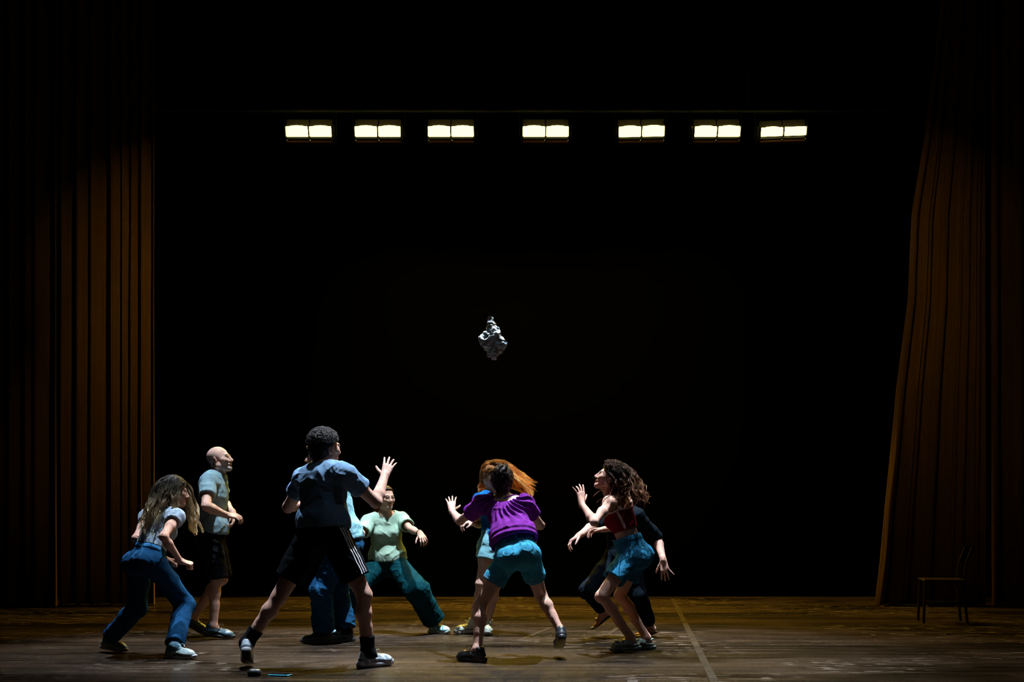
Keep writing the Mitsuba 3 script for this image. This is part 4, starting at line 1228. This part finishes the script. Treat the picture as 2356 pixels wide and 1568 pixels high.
def red_hair_woman():
    k = 'person_005'
    person(k, 'woman with swinging orange hair and pale denim shorts, behind the woman in purple')
    b = Body('p6', 'f', (.54, .34, .27), up=(.22, .1, 1))
    b.foot_frame('R', 0); b.foot_frame('L', 0)
    b.build(k, {'R': dict(d=(-.75, -.6, -.1), n=(.2, .2, -1), curl=(40, 50, 40), splay=2),
                'L': dict(d=(.38, -.35, -.85), n=(-.9, .0, -.4), curl=(30, 35, 25), thumb=(40, 10, 10))})
    b.top(k, 'top', (.004, .06, .17), e=.010, sleeve=.30, hem=.1, neck=.095, neck_up=.03, fold=.006, seed=19)
    sh = b.bottoms(k, 'shorts', (.15, .34, .39), e=.014, waist=.26, length=.36, rad=(.095, .09, .108), fold=.009, fade=(.05, .08, .08), label='pale denim shorts')
    for sd in 'RL':
        shoe(b, k, sd, 'trainer', (.34, .40, .35), (.40, .44, .41), accent=(.22, .26, .22), lace=(.7, .75, .7), label='pale trainer')
        sock(b, k, sd, .14, (.6, .64, .6), .038)
    a, c = b.J['elbow_L'], b.J['wrist_L']
    add(k + '__wristwatch', trimesh.util.concatenate([b.ring(a, c, .93, .031, .008), box((.045, .03, .04), tuple(c - unit(c - a) * .02 + V(.02, -.02, .01)), .006)]), 'shoe', color=(.25, .27, .28), label='bulky wristwatch')
    add(k + '__bracelet', b.ring(b.J['elbow_R'], b.J['wrist_R'], .9, .030, .004), 'metal', label='metal bracelet')
    er = trimesh.creation.icosphere(2, .008); er.apply_translation(b.head_pt(-.086, -.004, -.046))
    add(k + '__earring', er, 'metal', label='round earring')
    hair_cap(b, k, (.16, .065, .022), grow=.010, fringe=.055, face=.055)
    tipc = V(.175, 10.50, 1.33)
    def end(d, rng):
        if d[0] < -.25 and d[2] < .55:
            return V(-.295, 10.57, 1.345) + V(.014, .03, .035) * rng.normal(size=3)
        a = rng.uniform(-1, 1)
        return tipc + V(.02 + .03 * rng.normal(), .05 * rng.normal(), .11 * a) + V(-.05, 0, 0) * a * a
    def mids(d, p0, p3, rng):
        return p0 * .4 + p3 * .6 + (V(.0, 0, .055) if p3[0] > -.2 else V(-.042, 0, .01))
    def flow(d): return V(1, -.05, .25) if not (d[0] < -.25 and d[2] < .55) else V(-.5, 0, -1)
    strands(b, k, 420, end, mids, lock=6, fuzz=.009, K=20, grow=.016, root=(.32, .135, .042), tip=(.85, .44, .135), wave=.021, waves=1.7, r=(.0022, .0010), reach=.10, bulge=.05, name='hair__strands', seed=8, pw=1.0, flow=flow, cone=(-.5, .45))

def purple_woman():
    k = 'person_006'
    person(k, 'woman seen from behind in purple gathered blouse and blue denim shorts')
    b = Body('p7', 'f', (.52, .30, .23), up=(-.05, .35, 1), mass=1.02)
    b.foot_frame('L', 0); b.foot_frame('R', 24, .05)
    b.build(k, {'L': dict(d=(-.10, .62, .78), n=(-.1, .75, -.6), curl=(8, 12, 8), splay=9, thumb=(45, 8, 8)),
                'R': dict(d=(-.5, .8, .3), n=(-.3, .2, -1), curl=(40, 45, 30))})
    nk = b.J['neck'] 
    def gather(s, v, L):
        p, R = s.spine(.93)
        l = (v - p) @ R.T
        ang = np.arctan2(l[:, 0], -l[:, 2] + .02)
        d = np.linalg.norm(l[:, [0, 2]], axis=1)
        return .008 * np.sin(ang * 26 + 3 * np.sin(d * 20)) * np.clip((.34 - d) / .2, 0, 1) * np.clip((d - .05) / .06, 0, 1) + .004 * np.sin(L[:, 2] * 150 + 9 * L[:, 0]) * np.clip(-(L[:, 2] + .02) / .1, 0, 1)
    t = b.top(k, 'blouse', (.15, .022, .205), e=.012, sleeve=.47, hem=.205, neck=.128, neck_up=.055, fold=.008, flare=.012, hemflare=.016, seed=23, pattern=gather, neck_off=(-.07, .035))
    p, R = b.spine(.99)
    add(k + '__blouse__neck_tie', ribbon(b.mesh, [nk + R[0] * .12 - R[1] * .04 + R[2] * .02, nk + R[0] * .02 - R[1] * .1 - R[2] * .02], .012, .004, .004), 'cloth', color=(.10, .02, .13))
    s = b.bottoms(k, 'shorts', (.036, .225, .35), e=.010, waist=.235, length=.50, rad=(.078, .08, .080), fold=.006, fade=(.02, .08, .10), label='blue denim shorts')
    p, R = b.spine(.20)
    a = np.linspace(-1.5, 1.5, 30)
    add(k + '__shorts__waistband', ribbon(s, [p + R[0] * .16 * math.sin(x) - R[1] * .13 * math.cos(x) for x in a], .035, .002), 'cloth', color=(.035, .2, .31))
    for x in (-.5, 0.05, .6):
        c = p + R[0] * .16 * math.sin(x) - R[1] * .13 * math.cos(x)
        add(k + '__shorts__belt_loop', ribbon(s, [c + R[2] * .022, c - R[2] * .03], .011, .006, .003), 'cloth', color=(.04, .21, .33))
    for sg in (-1, 1):
        q0, _ = b.spine(-.01)
        c = q0 + R[0] * sg * .078 - R[1] * .16
        pts = [c + R[0] * x * .05 + R[2] * z for x, z in ((-1, .055), (1, .055), (1, -.05), (0, -.075), (-1, -.05), (-1, .055))]
        add(k + '__shorts__pocket_seam', ribbon(s, pts, .007, .001, .002, 40), 'cloth', color=(.06, .25, .37))
    for sd in 'RL':
        a0, a1 = b.J['hip_' + sd], b.J['knee_' + sd]
        F = b.cloth_field()
        ax = unit(a1 - a0)
        F.cone(a0 + (a1 - a0) * .40, a0 + (a1 - a0) * .54, .090 * b.q, .088 * b.q, .01)
        F.D = np.maximum(np.maximum(F.D, F.plane(a0 + (a1 - a0) * .515, ax)), F.plane(a0 + (a1 - a0) * .41, -ax))
        F.cone(a0, a1, .074 * b.q, .070 * b.q, .004, sub=True)
        m = F.mesh()
        m = displace(m, .003 * ridged(m.vertices * 24, 5))
        add(k + '__shorts__cuff', m, 'cloth', color=V(.06, .21, .32) * (.8 + .4 * meshkit.fbm(m.vertices * 40, 2))[:, None], label='rolled denim cuff')
    for sd in 'RL':
        shoe(b, k, sd, 'black', (.012, .015, .018), (.014, .016, .019), lace=(.02, .02, .025), label='black trainer')
    hair_cap(b, k, (.014, .010, .009), grow=.006, bumps=.004, freq=45, nape=-.12)
    bun = b.head_pt(0, -.115, .055)
    strands(b, k, 230, mids=lambda d, p0, p3, rng: p0 * .35 + p3 * .65 + .022 * unit(p0 + p3 - 2 * b.hc), end=lambda d, rng: bun + V(.035, .02, .034) * rng.normal(size=3) * .7, root=(.014, .010, .009), tip=(.04, .024, .018), wave=.007, waves=1.6, r=(.0022, .0014), reach=.11, bulge=.024, name='hair__strands', seed=12, cone=(-.75, .5), grow=.011, lock=6, fuzz=.005)

def curly_woman():
    k = 'person_007'
    person(k, 'woman with long curly dark hair in dark red crop top, denim shorts and clogs')
    b = Body('p8', 'f', (.52, .29, .215), up=(.45, 0, 1))
    b.foot_frame('R', 0); b.foot_frame('L', 4)
    b.build(k, {'L': dict(d=(-.06, .30, .95), n=(-.35, .85, -.3), curl=((6, 8, 6), (12, 16, 10), (16, 22, 14), (2, 4, 3)), fan=(4, 0, -4, -34), thumb=(40, 8, 8)),
                'R': dict(d=(-.93, .1, -.1), n=(-.1, -.35, -1), curl=(22, 35, 25), splay=8, thumb=(50, 10, 10))}, dict(smile=.8))
    t = b.top(k, 'crop_top', (.13, .006, .010), e=.006, sleeve=0, hem=.42, upper=.80, neck=.06, neck_up=.10, fold=.002, seed=27)
    def around(t0, t1, x0, x1, n=24, r=.15):
        out = []
        for w in np.linspace(0, 1, n):
            p, R = b.spine(t0 + (t1 - t0) * w)
            a = x0 + (x1 - x0) * w
            out.append(p + R[0] * r * math.sin(a) - R[1] * r * math.cos(a))
        return out
    trim = (.50, .36, .36)
    add(k + '__crop_top__trim', ribbon(t, around(.775, .775, -2.4, .9), .020, .003, .003, 60), 'cloth', color=trim, label='pale pink edging')
    add(k + '__crop_top__trim', ribbon(t, around(.77, .44, -1.25, -1.15), .020, .003, .003, 40), 'cloth', color=trim, label='pale pink edging')
    add(k + '__crop_top__back_opening', ribbon(t, around(.78, .44, .75, .85), .014, .003, .004, 40), 'cloth', color=(.40, .01, .02), label='bright red edge')
    for sg in (-1, 1):
        pts = []
        for w in np.linspace(0, 1, 14):
            p, R = b.spine(.78 + .2 * w)
            pts.append(p + R[0] * sg * .075 - R[1] * (.1 - .06 * w))
        add(k + '__crop_top__strap', ribbon(b.mesh, pts, .020, .004, .004, 24), 'cloth', color=trim)
    s = b.bottoms(k, 'shorts', (.015, .105, .19), e=.016, waist=.30, length=.56, rad=(.084, .09, .094), fold=.006, fade=(.015, .07, .10), label='blue denim shorts')
    p, R = b.spine(.265)
    a = np.linspace(-2.6, 1.5, 40)
    add(k + '__shorts__waistband', ribbon(s, [p + R[0] * .14 * math.sin(x) - R[1] * .12 * math.cos(x) for x in a], .04, .002), 'cloth', color=(.02, .125, .215))
    for sg in (-1, 1):
        q0, _ = b.spine(.02)
        c = q0 + R[0] * sg * .075 - R[1] * .16
        pts = [c + R[0] * x * .05 + R[2] * z for x, z in ((-1, .06), (1, .06), (1, -.05), (0, -.075), (-1, -.05), (-1, .06))]
        add(k + '__shorts__pocket_seam', ribbon(s, pts, .007, .001, .002, 40), 'cloth', color=(.04, .18, .28))
    for sd in 'RL':
        shoe(b, k, sd, 'clog', (.17, .22, .19), (.13, .17, .15), lace=None, label='pale grey green clog with holes')
    hair_cap(b, k, (.008, .006, .006), grow=.012, bumps=.004, freq=40, fringe=.055, face=.05)
    curls(b, k, 260, .012, .0022, (.045, .022, .014), seed=9, keep=lambda d: d[2] > .45 and d[1] > -.3 and d[1] < .75, grow=.018, name='hair__front_curls', turns=1.4, long=.03)
    def end(d, rng):
        if rng.random() < .07:
            return V(.70, 9.02, 1.20) + V(.05, .04, .03) * rng.normal(size=3)
        w = rng.random()
        return V(.78 + .30 * w, 9.0 - .08 * (1 - w), 1.14 + .07 * w) + V(.05, .06, .045) * rng.normal(size=3)
    def mids(d, p0, p3, rng): return p0 * .45 + p3 * .55 + V(.06, 0, .03)
    strands(b, k, 330, end, mids, lock=5, fuzz=.006, root=(.014, .011, .010), tip=(.16, .070, .036), wave=.020, waves=3.6, r=(.0024, .0012), reach=.11, bulge=.06, name='hair__strands', seed=17, K=26, pw=1.2, flow=lambda d: V(.8, 0, -.45), cone=(-.6, .45), grow=.012)

def black_dancer():
    k = 'person_008'
    person(k, 'person in black long sleeves, trousers and sandals, partly hidden behind the curly haired woman')
    b = Body('p9', 'm', (.52, .30, .23), up=(0, 0, 1), mass=.97)
    b.foot_frame('R', 36, .07); b.foot_frame('L', 8)
    b.build(k, {'R': dict(d=(-.75, -.25, -.45), n=(.45, 0, -.9), curl=(32, 38, 25), splay=8, thumb=(40, 5, 10)),
                'L': dict(d=(.16, -.15, -1), n=(.1, 1, -.1), curl=((14, 18, 12), (14, 18, 12), (10, 14, 10), (4, 6, 4)), fan=(10, 2, -8, -34), thumb=(40, 5, 5))}, shod=False)
    t = b.top(k, 'shirt', (.004, .007, .010), e=.006, sleeve={'R': 1.02, 'L': .98}, hem=.02, neck=.08, neck_up=.045, fold=.008, flare=.006, seed=31, label='black long sleeved shirt')
    b.bottoms(k, 'trousers', (.004, .007, .011), e=.012, waist=.12, length=1.93, rad=(.084, .064, .052), fold=.006, label='black trousers')
    for sd in 'RL':
        o, R, L = b.feet[sd]; left = sd == 'L'
        so = sole_mesh(L, .018, .95, flare=.001)
        so.vertices[:, 2] -= .012
        kk = k + '__sandal' + ('' if sd == 'R' else '_001')
        add(kk, place(so, b.feet[sd], left), 'shoe', color=(.015, .014, .014), label='dark sandal')
        a = np.linspace(-1, 1, 16)
        st = np.stack([(.40 + .02 * a) * L, .155 * L * a, .008 + .048 * np.sqrt(np.maximum(1 - a * a, 0))], 1)
        add(kk + '__strap', place(tube(st, .008, 8), b.feet[sd], left), 'shoe', color=(.10, .075, .06))
        st = np.stack([(-.02 - .20 * np.cos(a * 1.57)) * L, .12 * L * np.sin(a * 1.57), .035 + .02 * np.cos(a * 1.57)], 1)
        add(kk + '__strap_001', place(tube(st, .006, 8), b.feet[sd], left), 'shoe', color=(.10, .075, .06))
    hair_cap(b, k, (.014, .011, .010), grow=.012, fringe=.055)

for make in (woman_long_hair, bald_man, tall_man, hidden_man, green_woman, red_hair_woman, purple_woman, curly_woman, black_dancer):
    make()
